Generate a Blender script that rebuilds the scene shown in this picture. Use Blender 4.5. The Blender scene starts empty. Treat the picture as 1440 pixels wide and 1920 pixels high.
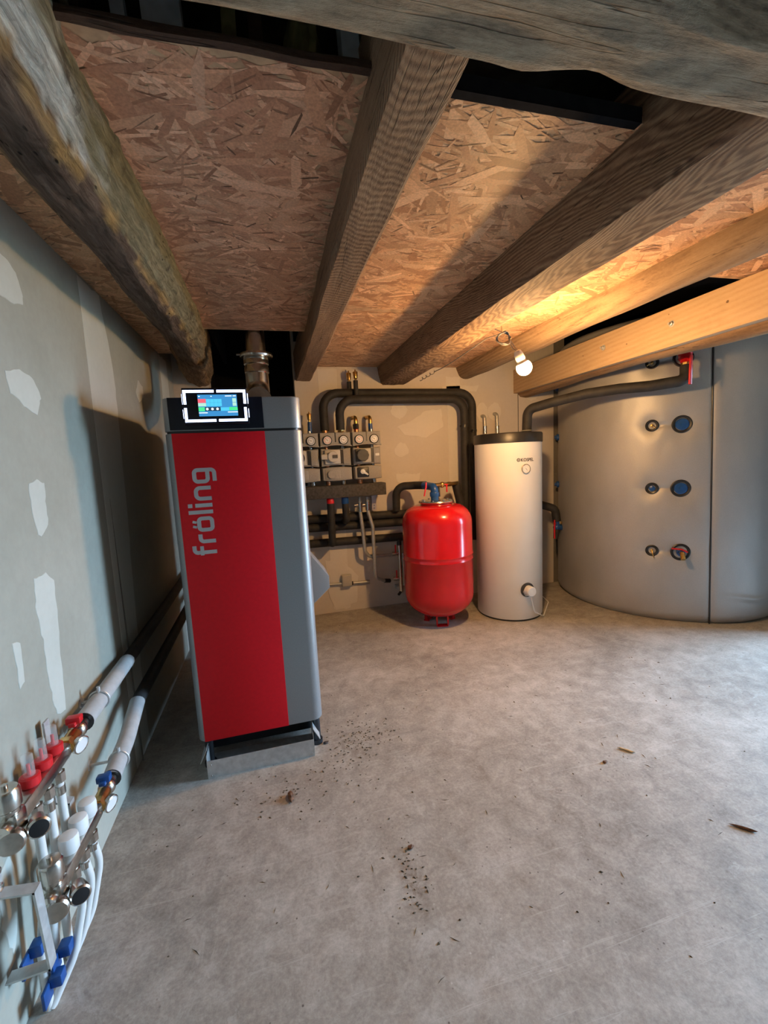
import bpy, bmesh, math, random
from mathutils import Vector, Matrix, noise

random.seed(7)
scene = bpy.context.scene
COL = scene.collection

# ------------------------------------------------------------------ camera
cam_data = bpy.data.cameras.new('camera')
cam = bpy.data.objects.new('camera', cam_data)
COL.objects.link(cam)
cam_data.sensor_fit = 'VERTICAL'
cam_data.sensor_height = 24.0
cam_data.lens = 10.0
cam_data.clip_start = 0.02
_Y = Vector((-213.0, -90.0, 800.0)).normalized()          # joist direction seen by the camera
_b = -(_Y.x * 0.05 + _Y.y) / _Y.z
_D = Vector((0.05, 1.0, _b)).normalized()
_X = _D.cross(_Y).normalized()
_R = Matrix((_X, _Y, -_D))                                # camera (right, down, forward) -> world
cr, cd, cf = _R.col[0], _R.col[1], _R.col[2]
rot = Matrix(((cr.x, -cd.x, -cf.x), (cr.y, -cd.y, -cf.y), (cr.z, -cd.z, -cf.z)))
cam.matrix_world = Matrix.Translation((0, 0, 1.35)) @ rot.to_4x4()
scene.camera = cam

# ------------------------------------------------------------------ sky, daylight openings, exposure
SKY = 40.0
BULB = 700.0
world = bpy.data.worlds.new('overcast_sky')
scene.world = world
world.use_nodes = True
bg = world.node_tree.nodes['Background']
bg.inputs[0].default_value = (0.47, 0.72, 1.0, 1)
bg.inputs[1].default_value = SKY
DOOR_R = (5.6, 0.7, 2.3, 2.9)        # x, y0, y1, top of the barn door that lets the daylight in


def portal(name, loc, rot, sx, sy):
    l = bpy.data.lights.new(name, 'AREA')
    l.shape = 'RECTANGLE'
    l.size, l.size_y = sx, sy
    l.cycles.is_portal = True
    o = bpy.data.objects.new(name, l)
    COL.objects.link(o)
    o.location = loc
    o.rotation_euler = rot


portal('daylight_barn_door', (DOOR_R[0] + 0.02, (DOOR_R[1] + DOOR_R[2]) / 2, DOOR_R[3] / 2), (0, math.pi / 2, 0), DOOR_R[3], DOOR_R[2] - DOOR_R[1])

scene.view_settings.view_transform = 'Standard'
scene.view_settings.look = 'None'
scene.view_settings.gamma = 1.0
scene.view_settings.use_curve_mapping = False
scene.view_settings.exposure = 0.75
scene.cycles.use_denoising = True
scene.cycles.max_bounces = 7
scene.cycles.diffuse_bounces = 4
scene.cycles.glossy_bounces = 3
scene.cycles.sample_clamp_indirect = 6.0


# ------------------------------------------------------------------ materials
class NT:
    def __init__(self, name):
        self.m = bpy.data.materials.new(name)
        self.m.use_nodes = True
        self.t = self.m.node_tree
        self.b = self.t.nodes['Principled BSDF']

    def n(self, typ, ins=None, **props):
        nd = self.t.nodes.new('ShaderNode' + typ)
        for k, v in props.items():
            setattr(nd, k, v)
        for k, v in (ins or {}).items():
            if hasattr(v, 'is_output'):
                self.t.links.new(v, nd.inputs[k])
            else:
                nd.inputs[k].default_value = v
        return nd

    def link(self, a, b):
        self.t.links.new(a, b)

    def ramp(self, fac, stops, interp='LINEAR'):
        r = self.n('ValToRGB', {0: fac})
        cr_ = r.color_ramp
        cr_.interpolation = interp
        while len(cr_.elements) < len(stops):
            cr_.elements.new(0.5)
        for e, (p, c) in zip(cr_.elements, stops):
            e.position = p
            e.color = (c, c, c, 1) if isinstance(c, (int, float)) else (*c, 1)
        return r.outputs[0]

    def mix(self, f, a, b, mode='MIX'):
        nd = self.n('MixRGB', blend_type=mode)
        for i, v in enumerate((f, a, b)):
            if hasattr(v, 'is_output'):
                self.t.links.new(v, nd.inputs[i])
            elif i:
                nd.inputs[i].default_value = (*v, 1) if len(v) == 3 else v
            else:
                nd.inputs[i].default_value = v
        return nd.outputs[0]

    def math(self, op, a, b=0.0):
        nd = self.n('Math', operation=op)
        for i, v in enumerate((a, b)):
            if hasattr(v, 'is_output'):
                self.t.links.new(v, nd.inputs[i])
            else:
                nd.inputs[i].default_value = v
        return nd.outputs[0]

    def noise(self, vec, scale, detail=4, rough=0.55, dist=0.0):
        nd = self.n('TexNoise', {'Scale': scale, 'Detail': detail, 'Roughness': rough, 'Distortion': dist})
        if vec is not None:
            self.link(vec, nd.inputs['Vector'])
        return nd.outputs[0]

    def scaled(self, vec, s):
        nd = self.n('Mapping')
        nd.inputs['Scale'].default_value = s
        self.link(vec, nd.inputs['Vector'])
        return nd.outputs[0]

    def bump(self, h, strength=0.3, dist=0.01):
        b = self.n('Bump', {'Strength': strength, 'Distance': dist, 'Height': h})
        self.link(b.outputs[0], self.b.inputs['Normal'])

    def set(self, **k):
        for a, v in k.items():
            s = self.b.inputs[a.replace('_', ' ')]
            if hasattr(v, 'is_output'):
                self.link(v, s)
            else:
                s.default_value = (*v, 1) if isinstance(v, tuple) and len(v) == 3 else v
        return self.m


def geo_pos(T):
    return T.n('NewGeometry').outputs['Position']


def plain(name, col, rough=0.5, metal=0.0, var=0.12, scale=30, coat=0.0, spec=0.5, bump=0.0):
    T = NT(name)
    p = geo_pos(T)
    f = T.noise(p, scale, 3)
    dark = tuple(c * (1 - var) for c in col)
    lite = tuple(min(1, c * (1 + var)) for c in col)
    T.set(Base_Color=T.ramp(f, [(0.3, dark), (0.7, lite)]), Roughness=rough, Metallic=metal)
    T.b.inputs['Coat Weight'].default_value = coat
    T.b.inputs['Specular IOR Level'].default_value = spec
    if bump:
        T.bump(T.noise(p, scale * 4, 3), bump, 0.004)
    return T.m


def glow(name, col, strength):
    T = NT(name)
    T.set(Base_Color=(0.02, 0.02, 0.02), Emission_Color=col, Emission_Strength=strength, Roughness=0.3)
    return T.m


def wood_mat(name, axis, stops, centre, freq, tilt=0.05, rings=0.55, bump=0.5, rough=0.8, holes=0.0, slope=0.05, rmix=0.03, cracks=0.8):
    T = NT(name)
    p = geo_pos(T)
    sep = T.n('SeparateXYZ', {0: p})
    x, y, z = sep.outputs
    along, across = (y, x) if axis == 'y' else (x, y)
    st = (14, 1.2, 14) if axis == 'y' else (1.2, 14, 14)
    fibre = T.noise(T.scaled(p, st), 6, 6, 0.65)
    fine = T.noise(T.scaled(p, (3, 1, 3) if axis == 'y' else (1, 3, 3)), 60, 4, 0.7)
    fibre = T.math('ADD', T.math('MULTIPLY', fibre, 0.55), T.math('MULTIPLY', fine, 0.45))
    big = T.noise(T.scaled(p, (3, 0.7, 3) if axis == 'y' else (0.7, 3, 3)), 2.2, 3)
    a = T.math('ADD', T.math('SUBTRACT', across, centre[0]), T.math('MULTIPLY', along, tilt))
    c = T.math('ADD', T.math('SUBTRACT', z, centre[1]), T.math('MULTIPLY', along, slope))
    r = T.math('SQRT', T.math('ADD', T.math('MULTIPLY', a, a), T.math('MULTIPLY', c, c)))
    r = T.math('ADD', r, T.math('MULTIPLY', big, rmix))
    ring = T.math('ADD', T.math('MULTIPLY', T.math('SINE', T.math('MULTIPLY', r, freq)), 0.5), 0.5)
    f = T.math('ADD', T.math('MULTIPLY', ring, rings * 0.55), T.math('MULTIPLY', fibre, 1.0 - rings * 0.55))
    f = T.math('ADD', T.math('MULTIPLY', f, 0.75), T.math('MULTIPLY', big, 0.25))
    col = T.ramp(f, stops)
    stain = T.noise(p, 5.5, 6, 0.7)
    col = T.mix(T.ramp(stain, [(0.54, 0.0), (0.75, 0.25)]), col, tuple(c * 0.6 for c in stops[0][1]))
    ck = T.noise(T.scaled(p, (11, 0.55, 11) if axis == 'y' else (0.55, 11, 11)), 2.3, 3, 0.5, 0.25)
    crack = T.ramp(ck, [(0.488, 0.0), (0.496, 0.85), (0.506, 0.0)])
    crack = T.math('MULTIPLY', crack, T.ramp(T.noise(p, 2.1, 2), [(0.42, 0.0), (0.55, cracks)]))
    col = T.mix(crack, col, tuple(c * 0.25 for c in stops[0][1]))
    h = T.math('ADD', T.math('MULTIPLY', fibre, 0.6), T.math('MULTIPLY', ring, 0.4 * rings))
    h = T.math('SUBTRACT', h, T.math('MULTIPLY', crack, 0.8))
    if holes:
        v = T.n('TexVoronoi', {'Scale': 16.0})
        T.link(T.scaled(p, (1.0, 0.35, 1.0) if axis == 'y' else (0.35, 1.0, 1.0)), v.inputs['Vector'])
        hole = T.ramp(v.outputs['Distance'], [(0.04, 1.0), (0.09, 0.0)])
        gate = T.ramp(T.noise(p, 3.0, 2), [(0.52, 0.0), (0.62, 1.0)])
        hf = T.math('MULTIPLY', T.math('MULTIPLY', hole, gate), holes)
        col = T.mix(hf, col, (0.015, 0.01, 0.008))
        h = T.math('SUBTRACT', h, hf)
    T.set(Base_Color=col, Roughness=rough)
    T.b.inputs['Specular IOR Level'].default_value = 0.25
    T.bump(h, bump, 0.012)
    return T.m


M = {}
# concrete floor
T = NT('concrete_floor')
p = geo_pos(T)
n1 = T.noise(p, 1.1, 5, 0.6, 0.6)
n2 = T.noise(p, 11, 9, 0.75, 0.4)
n3 = T.noise(p, 90, 5, 0.7)
f = T.math('ADD', T.math('MULTIPLY', n1, 0.35), T.math('ADD', T.math('MULTIPLY', n2, 0.40), T.math('MULTIPLY', n3, 0.25)))
col = T.ramp(f, [(0.39, (0.205, 0.188, 0.168)), (0.5, (0.355, 0.332, 0.300)), (0.60, (0.50, 0.478, 0.445))])
dk = T.ramp(T.noise(p, 2.4, 8, 0.75, 1.0), [(0.56, 0.0), (0.70, 0.45)])
col = T.mix(dk, col, (0.16, 0.15, 0.135))
lt = T.ramp(T.noise(p, 3.4, 8, 0.78, 1.4), [(0.58, 0.0), (0.66, 0.40)])
col = T.mix(lt, col, (0.55, 0.55, 0.54))
for ang, sc in ((0.5, 2.0), (-0.25, 1.6), (1.2, 1.4)):
    mp = T.n('Mapping', {'Vector': p, 'Rotation': (0, 0, ang), 'Scale': (0.5, 16.0, 1.0)})
    sc_ = T.ramp(T.noise(mp.outputs[0], sc, 4, 0.6, 0.3), [(0.655, 0.0), (0.67, 0.35), (0.69, 0.0)])
    col = T.mix(sc_, col, (0.58, 0.57, 0.55))
v = T.n('TexVoronoi', {'Scale': 30.0, 'Vector': p})
sp = T.math('MULTIPLY', T.ramp(v.outputs['Distance'], [(0.05, 1.0), (0.11, 0.0)]), T.ramp(T.noise(p, 4, 3), [(0.46, 0.0), (0.56, 0.85)]))
col = T.mix(sp, col, (0.08, 0.06, 0.05))
v2 = T.n('TexVoronoi', {'Scale': 19.0, 'Vector': p})
sw = T.math('MULTIPLY', T.ramp(v2.outputs['Distance'], [(0.03, 1.0), (0.07, 0.0)]), T.ramp(T.noise(p, 5, 3), [(0.48, 0.0), (0.58, 0.6)]))
col = T.mix(sw, col, (0.66, 0.66, 0.64))
stn = T.noise(p, 22, 6, 0.75, 0.6)
for sx, sy, rx_, ry_, k_ in ((0.335, 1.15, 0.06, 0.14, 0.9), (0.03, 1.68, 0.22, 0.10, 0.45), (0.27, 1.88, 0.16, 0.14, 0.6), (0.40, 1.40, 0.025, 0.03, 0.6)):
    mp = T.n('Mapping', {'Vector': p, 'Location': (-sx / rx_, -sy / ry_, 0), 'Scale': (1 / rx_, 1 / ry_, 0.0)})
    ln = T.n('VectorMath', {0: mp.outputs[0]}, operation='LENGTH').outputs['Value']
    m_ = T.math('MULTIPLY', T.ramp(ln, [(0.1, 1.0), (1.0, 0.0)]), T.ramp(stn, [(0.42, 0.0), (0.60, k_)]))
    col = T.mix(m_, col, (0.13, 0.09, 0.06))
T.set(Base_Color=col, Roughness=T.ramp(n2, [(0.3, 0.55), (0.7, 0.8)]))
T.bump(T.math('ADD', n2, T.math('MULTIPLY', n3, 0.4)), 0.12, 0.006)
M['floor'] = T.m


def board_mat(name, c0, c1):
    T = NT(name)
    p = geo_pos(T)
    a = T.noise(p, 2.2, 5, 0.6)
    b = T.noise(p, 40, 4, 0.6)
    f = T.math('ADD', T.math('MULTIPLY', a, 0.75), T.math('MULTIPLY', b, 0.25))
    T.set(Base_Color=T.ramp(f, [(0.35, c0), (0.65, c1)]), Roughness=0.9)
    T.b.inputs['Specular IOR Level'].default_value = 0.2
    T.bump(b, 0.04, 0.002)
    return T.m


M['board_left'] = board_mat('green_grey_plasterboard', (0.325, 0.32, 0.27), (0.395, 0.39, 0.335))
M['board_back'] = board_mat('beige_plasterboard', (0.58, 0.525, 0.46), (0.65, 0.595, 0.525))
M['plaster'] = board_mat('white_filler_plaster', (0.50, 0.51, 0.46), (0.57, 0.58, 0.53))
M['filler_or_reflection'] = board_mat('cream_filler_or_reflection', (0.65, 0.605, 0.54), (0.72, 0.675, 0.61))  # back wall filler, also used for one painted light reflection
M['masonry'] = board_mat('grey_render', (0.15, 0.14, 0.125), (0.22, 0.205, 0.185))
M['ground'] = board_mat('gravel_yard', (0.16, 0.19, 0.13), (0.27, 0.28, 0.22))
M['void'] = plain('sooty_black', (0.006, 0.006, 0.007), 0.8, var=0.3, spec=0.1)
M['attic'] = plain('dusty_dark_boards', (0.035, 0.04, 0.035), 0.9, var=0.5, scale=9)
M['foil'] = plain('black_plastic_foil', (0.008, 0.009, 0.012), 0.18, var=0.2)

# timber
M['joist_b2'] = wood_mat('sawn_brown_timber', 'y', [(0.32, (0.10, 0.058, 0.037)), (0.5, (0.25, 0.155, 0.095)), (0.68, (0.37, 0.245, 0.155))], (0.33, 1.55), 900, 0.0, 0.42, 0.8, slope=0.28, rmix=0.03)
M['joist_b3'] = wood_mat('grained_brown_timber', 'y', [(0.30, (0.075, 0.041, 0.026)), (0.5, (0.22, 0.135, 0.08)), (0.70, (0.39, 0.265, 0.16))], (1.115, 2.105), 1000, -0.004, 0.45, 0.35, holes=1.0, slope=-0.085, rmix=0.06)
M['joist_b4'] = wood_mat('round_pale_log', 'y', [(0.25, (0.12, 0.07, 0.042)), (0.5, (0.26, 0.175, 0.105)), (0.75, (0.36, 0.26, 0.165))], (1.8, 2.2), 300, 0.02, 0.3, 0.5, holes=0.5)
M['plank'] = wood_mat('new_spruce_plank', 'y', [(0.25, (0.42, 0.27, 0.155)), (0.5, (0.54, 0.375, 0.225)), (0.75, (0.61, 0.45, 0.29))], (2.1, 1.8), 260, 0.03, 0.3, 0.12, rough=0.65, cracks=0.0)
M['log'] = wood_mat('bark_edged_log', 'y', [(0.25, (0.10, 0.06, 0.035)), (0.5, (0.26, 0.16, 0.09)), (0.75, (0.40, 0.27, 0.16))], (2.4, 2.1), 120, 0.02, 0.4, 0.7)
M['cross'] = wood_mat('weathered_grey_timber', 'x', [(0.32, (0.085, 0.060, 0.040)), (0.5, (0.29, 0.225, 0.155)), (0.68, (0.47, 0.385, 0.28))], (0.5, 1.62), 700, 0.06, 0.18, 0.9, holes=0.6, slope=0.06, rmix=0.05)
M['batten'] = wood_mat('rusty_brown_batten', 'x', [(0.25, (0.03, 0.017, 0.012)), (0.5, (0.07, 0.04, 0.028)), (0.75, (0.12, 0.075, 0.05))], (0.9, 2.0), 60, 0.02, 0.2, 0.9)

# rotten edge beam: colours live in a vertex colour layer
T = NT('rotten_old_beam')
p = geo_pos(T)
at = T.n('VertexColor', layer_name='tint').outputs[0]
fib = T.noise(T.scaled(p, (16, 1.6, 16)), 5, 7, 0.7, 0.5)
big = T.noise(p, 7, 6, 0.7, 0.6)
col = T.mix(0.9, at, T.ramp(fib, [(0.3, 0.28), (0.55, 0.95), (0.75, 1.5)]), 'MULTIPLY')
col = T.mix(T.ramp(big, [(0.55, 0.0), (0.68, 0.7)]), col, (0.035, 0.026, 0.02))
v = T.n('TexVoronoi', {'Scale': 42.0, 'Vector': T.scaled(p, (1, 0.5, 1))})
hole = T.math('MULTIPLY', T.ramp(v.outputs['Distance'], [(0.08, 1.0), (0.16, 0.0)]), T.ramp(T.noise(p, 6, 2), [(0.48, 0.0), (0.58, 0.9)]))
col = T.mix(hole, col, (0.012, 0.009, 0.007))
T.set(Base_Color=col, Roughness=0.9)
T.b.inputs['Specular IOR Level'].default_value = 0.15
T.bump(T.math('SUBTRACT', T.math('ADD', fib, T.math('MULTIPLY', big, 0.7)), hole), 0.9, 0.015)
M['rotten'] = T.m

# chipboard: panel body and strands (colour layer)
M['osb'] = plain('resin_chipboard', (0.50, 0.33, 0.20), 0.6, var=0.3, scale=22, spec=0.35)
T = NT('wood_strand')
p = geo_pos(T)
at = T.n('VertexColor', layer_name='tint').outputs[0]
g = T.noise(p, 160, 3, 0.6)
T.set(Base_Color=T.mix(1.0, at, T.ramp(g, [(0.3, 0.78), (0.7, 1.15)]), 'MULTIPLY'), Roughness=0.55)
T.b.inputs['Specular IOR Level'].default_value = 0.35
T.bump(g, 0.15, 0.002)
M['strand'] = T.m

# appliances
M['boiler_grey'] = plain('silver_grey_powder_coat', (0.27, 0.275, 0.28), 0.42, 0.35, 0.05, 200)
M['boiler_red'] = plain('signal_red_paint', (0.64, 0.008, 0.016), 0.5, 0, 0.05, 60, spec=0.2)
M['silver_letter'] = plain('silver_lettering', (0.42, 0.42, 0.43), 0.45, 0.2, 0.05)
M['black_gloss'] = plain('black_gloss_panel', (0.005, 0.006, 0.010), 0.3, var=0.2, spec=0.2)
M['black_metal'] = plain('black_painted_steel', (0.012, 0.014, 0.018), 0.5, var=0.3)
M['profile'] = plain('matt_black_steel', (0.012, 0.013, 0.015), 0.95, var=0.3, spec=0.05)
M['galv'] = plain('galvanised_steel', (0.54, 0.55, 0.55), 0.42, 0.5, 0.15, 35)
M['steel'] = plain('stainless_steel', (0.55, 0.53, 0.50), 0.22, 1.0, 0.12, 25)
M['chrome'] = plain('nickel_plated_brass', (0.58, 0.55, 0.50), 0.25, 1.0, 0.15, 60)
M['brass'] = plain('brass', (0.62, 0.40, 0.14), 0.3, 1.0, 0.2, 50)
M['copper'] = plain('copper', (0.66, 0.33, 0.19), 0.35, 1.0, 0.2, 50)
M['foam'] = plain('black_pipe_foam', (0.022, 0.021, 0.021), 0.7, var=0.4, scale=18, bump=0.2)
M['foam_bar'] = plain('charcoal_foam_block', (0.060, 0.055, 0.050), 0.85, var=0.35, scale=60, bump=0.3)
M['epp'] = plain('grey_foam_shell', (0.33, 0.315, 0.29), 0.75, var=0.10, scale=120, bump=0.1)
M['pump_dark'] = plain('dark_grey_plastic', (0.06, 0.057, 0.052), 0.5, var=0.15)
M['pump_light'] = plain('light_grey_plastic', (0.50, 0.48, 0.44), 0.5, var=0.06)
M['grey_pipe'] = plain('grey_press_pipe', (0.46, 0.46, 0.44), 0.4, 0.5, 0.12, 40)
M['grey_foam'] = plain('grey_pipe_sleeve', (0.40, 0.40, 0.40), 0.7, var=0.10, scale=30, bump=0.1)
M['white_plastic'] = plain('white_plastic', (0.76, 0.77, 0.77), 0.4, var=0.04)
M['pex'] = plain('white_plastic_pipe', (0.70, 0.71, 0.70), 0.4, var=0.05)
M['dial'] = plain('white_dial', (0.74, 0.73, 0.72), 0.4, var=0.03)
M['black_plastic'] = plain('black_plastic', (0.015, 0.015, 0.016), 0.4, var=0.2)
M['red_plastic'] = plain('red_plastic', (0.62, 0.015, 0.02), 0.35, var=0.1)
M['blue_plastic'] = plain('blue_plastic', (0.012, 0.07, 0.26), 0.35, var=0.15)
M['red_gloss'] = plain('red_gloss_enamel', (0.60, 0.008, 0.012), 0.2, 0, 0.05, 12, coat=0.15)
M['tank_white'] = plain('cream_white_sheet', (0.78, 0.76, 0.73), 0.42, 0, 0.02, 8)
M['junction'] = plain('beige_grey_plastic', (0.47, 0.44, 0.38), 0.5, var=0.05)
M['bracket'] = plain('zinc_bracket', (0.55, 0.49, 0.50), 0.4, 0.7, 0.1)
M['cable'] = plain('grey_cable', (0.20, 0.19, 0.17), 0.5, var=0.15)
M['lampholder'] = plain('ivory_lampholder', (0.72, 0.68, 0.58), 0.4, var=0.04)
M['ink'] = plain('dark_print', (0.02, 0.02, 0.025), 0.5, var=0.1)
M['debris'] = plain('wood_debris', (0.13, 0.06, 0.03), 0.85, var=0.4, scale=80)
M['chip_pale'] = plain('pale_wood_chip', (0.55, 0.40, 0.22), 0.8, var=0.2)
M['dirt'] = plain('dirt_crumbs', (0.10, 0.075, 0.05), 0.95, var=0.5, scale=60)
M['zinc_stud'] = plain('blue_grey_stud', (0.50, 0.56, 0.62), 0.6, var=0.25, scale=14)
M['insul'] = plain('mossy_insulation', (0.16, 0.15, 0.06), 0.9, var=0.5, scale=18)
T = NT('silver_jacket_fabric')
p = geo_pos(T)
w = T.noise(p, 260, 2, 0.5)
b_ = T.noise(T.scaled(p, (1, 1, 0.6)), 5, 4, 0.5)
T.set(Base_Color=T.ramp(T.math('ADD', T.math('MULTIPLY', w, 0.5), T.math('MULTIPLY', b_, 0.5)), [(0.3, (0.36, 0.355, 0.355)), (0.7, (0.46, 0.455, 0.455))]), Roughness=0.5, Metallic=0.4)
T.bump(T.math('ADD', T.math('MULTIPLY', w, 0.15), b_), 0.18, 0.012)
M['jacket'] = T.m
T = NT('clear_plastic')
T.set(Base_Color=(0.9, 0.9, 0.88), Roughness=0.08, Alpha=0.2)
M['clear'] = T.m
M['led'] = glow('white_led', (0.55, 0.66, 1.0), 2.6)
M['bulb'] = glow('lit_bulb_glass', (1.0, 0.56, 0.215), BULB)
for k, c, s in (('ui_blue', (0.03, 0.19, 0.42), 1.0), ('ui_cyan', (0.06, 0.42, 0.62), 1.0), ('ui_red', (0.75, 0.10, 0.14), 0.9),
                ('ui_pale', (0.35, 0.62, 0.52), 0.9), ('ui_green', (0.05, 0.55, 0.20), 1.0), ('ui_white', (0.85, 0.95, 1.0), 1.0),
                ('ui_dark', (0.01, 0.03, 0.06), 1.0)):
    M[k] = glow('display_' + k[3:], c, s * 0.95)


# ------------------------------------------------------------------ mesh builder
def ortho(d):
    d = d.normalized()
    a = Vector((0, 0, 1)) if abs(d.z) < 0.9 else Vector((1, 0, 0))
    u = d.cross(a).normalized()
    return u, d.cross(u).normalized()


class MB:
    def __init__(self):
        self.v, self.f, self.c = [], [], []

    def add(self, vs, fs):
        o = len(self.v)
        self.v += [Vector(x) for x in vs]
        self.f += [tuple(i + o for i in q) for q in fs]
        return self

    def box(self, a, b, bev=0.0):
        bm = bmesh.new()
        bmesh.ops.create_cube(bm, size=1)
        a, b = Vector(a), Vector(b)
        c, s = (a + b) / 2, b - a
        for vv in bm.verts:
            vv.co = Vector((vv.co.x * s.x, vv.co.y * s.y, vv.co.z * s.z)) + c
        if bev:
            bmesh.ops.bevel(bm, geom=bm.edges[:], offset=bev, segments=2, affect='EDGES', profile=0.5)
        return self.bm(bm)

    def bm(self, bm):
        bm.verts.index_update()
        self.add([x.co.copy() for x in bm.verts], [[x.index for x in q.verts] for q in bm.faces])
        bm.free()
        return self

    def prism(self, poly, fn, bev=0.0, segs=2):
        """poly: 2-d outline; fn(u, v, t) -> point for t in 0, 1"""
        bm = bmesh.new()
        lo = [bm.verts.new(fn(u, v, 0)) for u, v in poly]
        hi = [bm.verts.new(fn(u, v, 1)) for u, v in poly]
        n = len(poly)
        bm.faces.new(lo[::-1])
        top = bm.faces.new(hi)
        for i in range(n):
            bm.faces.new((lo[i], lo[(i + 1) % n], hi[(i + 1) % n], hi[i]))
        bmesh.ops.recalc_face_normals(bm, faces=bm.faces[:])
        if bev:
            bmesh.ops.bevel(bm, geom=[e for e in top.edges], offset=bev, segments=segs, affect='EDGES', profile=0.5)
        return self.bm(bm)

    def cyl(self, a, b, r0, r1=None, seg=16):
        a, b = Vector(a), Vector(b)
        r1 = r0 if r1 is None else r1
        u, w = ortho(b - a)
        vs, fs = [], []
        for p_, r in ((a, r0), (b, r1)):
            for i in range(seg):
                t = 2 * math.pi * i / seg
                vs.append(p_ + (u * math.cos(t) + w * math.sin(t)) * r)
        for i in range(seg):
            j = (i + 1) % seg
            fs.append((i, j, seg + j, seg + i))
        fs.append(tuple(range(seg))[::-1])
        fs.append(tuple(range(seg, 2 * seg)))
        return self.add(vs, fs)

    def lathe(self, prof, base, axis=(0, 0, 1), seg=40):
        """prof: list of (radius, distance along axis)"""
        base, axis = Vector(base), Vector(axis).normalized()
        u, w = ortho(axis)
        vs, fs = [], []
        for r, h in prof:
            for i in range(seg):
                t = 2 * math.pi * i / seg
                vs.append(base + axis * h + (u * math.cos(t) + w * math.sin(t)) * max(r, 1e-5))
        for k in range(len(prof) - 1):
            for i in range(seg):
                j = (i + 1) % seg
                fs.append((k * seg + i, k * seg + j, (k + 1) * seg + j, (k + 1) * seg + i))
        fs.append(tuple(range(seg))[::-1])
        fs.append(tuple(range((len(prof) - 1) * seg, len(prof) * seg)))
        return self.add(vs, fs)

    def tube(self, path, r, seg=14, closed=False):
        pts = [Vector(q) for q in path]
        vs, fs = [], []
        u = None
        n = len(pts)
        for k, q in enumerate(pts):
            if closed:
                d = pts[(k + 1) % n] - pts[k - 1]
            else:
                d = pts[min(k + 1, n - 1)] - pts[max(k - 1, 0)]
            d.normalize()
            if u is None:
                u, w = ortho(d)
            else:
                u = (u - d * u.dot(d)).normalized()
                w = d.cross(u)
            rr = r(k / (n - 1)) if callable(r) else r
            for i in range(seg):
                t = 2 * math.pi * i / seg
                vs.append(q + (u * math.cos(t) + w * math.sin(t)) * rr)
        for k in range(n if closed else n - 1):
            k2 = (k + 1) % n
            for i in range(seg):
                j = (i + 1) % seg
                fs.append((k * seg + i, k * seg + j, k2 * seg + j, k2 * seg + i))
        if not closed:
            fs.append(tuple(range(seg))[::-1])
            fs.append(tuple(range((n - 1) * seg, n * seg)))
        return self.add(vs, fs)

    def ball(self, c, r, seg=16, sz=1.0):
        prof = [(r * math.sin(math.pi * i / 10), -r * sz * math.cos(math.pi * i / 10)) for i in range(11)]
        return self.lathe(prof, c, (0, 0, 1), seg)


def fillet(path, rad, n=6):
    """round the inner corners of a polyline"""
    P = [Vector(q) for q in path]
    out = [P[0]]
    for i in range(1, len(P) - 1):
        a, b, c = P[i - 1], P[i], P[i + 1]
        d1, d2 = (a - b), (c - b)
        ang = d1.angle(d2)
        if ang > 3.05:
            out.append(b)
            continue
        t = min(rad / math.tan(ang / 2), d1.length * 0.49, d2.length * 0.49)
        rr = t * math.tan(ang / 2)
        p1, p2 = b + d1.normalized() * t, b + d2.normalized() * t
        m = (d1.normalized() + d2.normalized()).normalized()
        cen = b + m * math.hypot(rr, t)
        v1, v2 = p1 - cen, p2 - cen
        for k in range(n + 1):
            out.append(cen + (v1 * (1 - k / n) + v2 * (k / n)).normalized() * rr)
    out.append(P[-1])
    return out


def subdiv(path, n):
    P = [Vector(q) for q in path]
    out = []
    for a, b in zip(P, P[1:]):
        for k in range(n):
            out.append(a.lerp(b, k / n))
    out.append(P[-1])
    return out


def thing(name, label, cat, loc=(0, 0, 0), group=None):
    o = bpy.data.objects.new(name, None)
    COL.objects.link(o)
    o.location = loc
    o.empty_display_size = 0.1
    o['label'] = label
    o['category'] = cat
    if group:
        o['group'] = group
    return o


def mesh_obj(name, mb, mat, off=Vector((0, 0, 0)), ang=35, tints=None):
    me = bpy.data.meshes.new(name)
    me.from_pydata([v - off for v in mb.v], [], mb.f)
    me.validate()
    bm = bmesh.new()
    bm.from_mesh(me)
    if tints is None:
        bmesh.ops.recalc_face_normals(bm, faces=bm.faces[:])
    bm.to_mesh(me)
    bm.free()
    me.materials.append(mat)
    me.polygons.foreach_set('use_smooth', [True] * len(me.polygons))
    me.set_sharp_from_angle(angle=math.radians(ang))
    if tints is not None:
        a = me.color_attributes.new('tint', 'FLOAT_COLOR', 'POINT')
        a.data.foreach_set('color', [x for t in tints for x in (*t, 1.0)])
    o = bpy.data.objects.new(name, me)
    COL.objects.link(o)
    return o


def root_of(o):
    while o.parent:
        o = o.parent
    return o


def part(name, mb, mat, parent, label=None, ang=35, tints=None, kind=None):
    """mesh given in world coordinates, hung under its thing"""
    if isinstance(mat, str):
        mat = M[mat]
    o = mesh_obj(name, mb, mat, Vector(root_of(parent).location), ang, tints)
    o.parent = parent
    if label:
        o['label'] = label
    if kind:
        o['kind'] = kind
    return o


def solo(name, mb, mat, label, cat, group=None, ang=35, tints=None):
    """a thing that is one mesh; its origin goes to the middle of its base"""
    if isinstance(mat, str):
        mat = M[mat]
    lo = Vector([min(v[i] for v in mb.v) for i in range(3)])
    hi = Vector([max(v[i] for v in mb.v) for i in range(3)])
    c = Vector(((lo.x + hi.x) / 2, (lo.y + hi.y) / 2, lo.z))
    o = mesh_obj(name, mb, mat, c, ang, tints)
    o.location = c
    o['label'] = label
    o['category'] = cat
    if group:
        o['group'] = group
    return o


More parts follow.
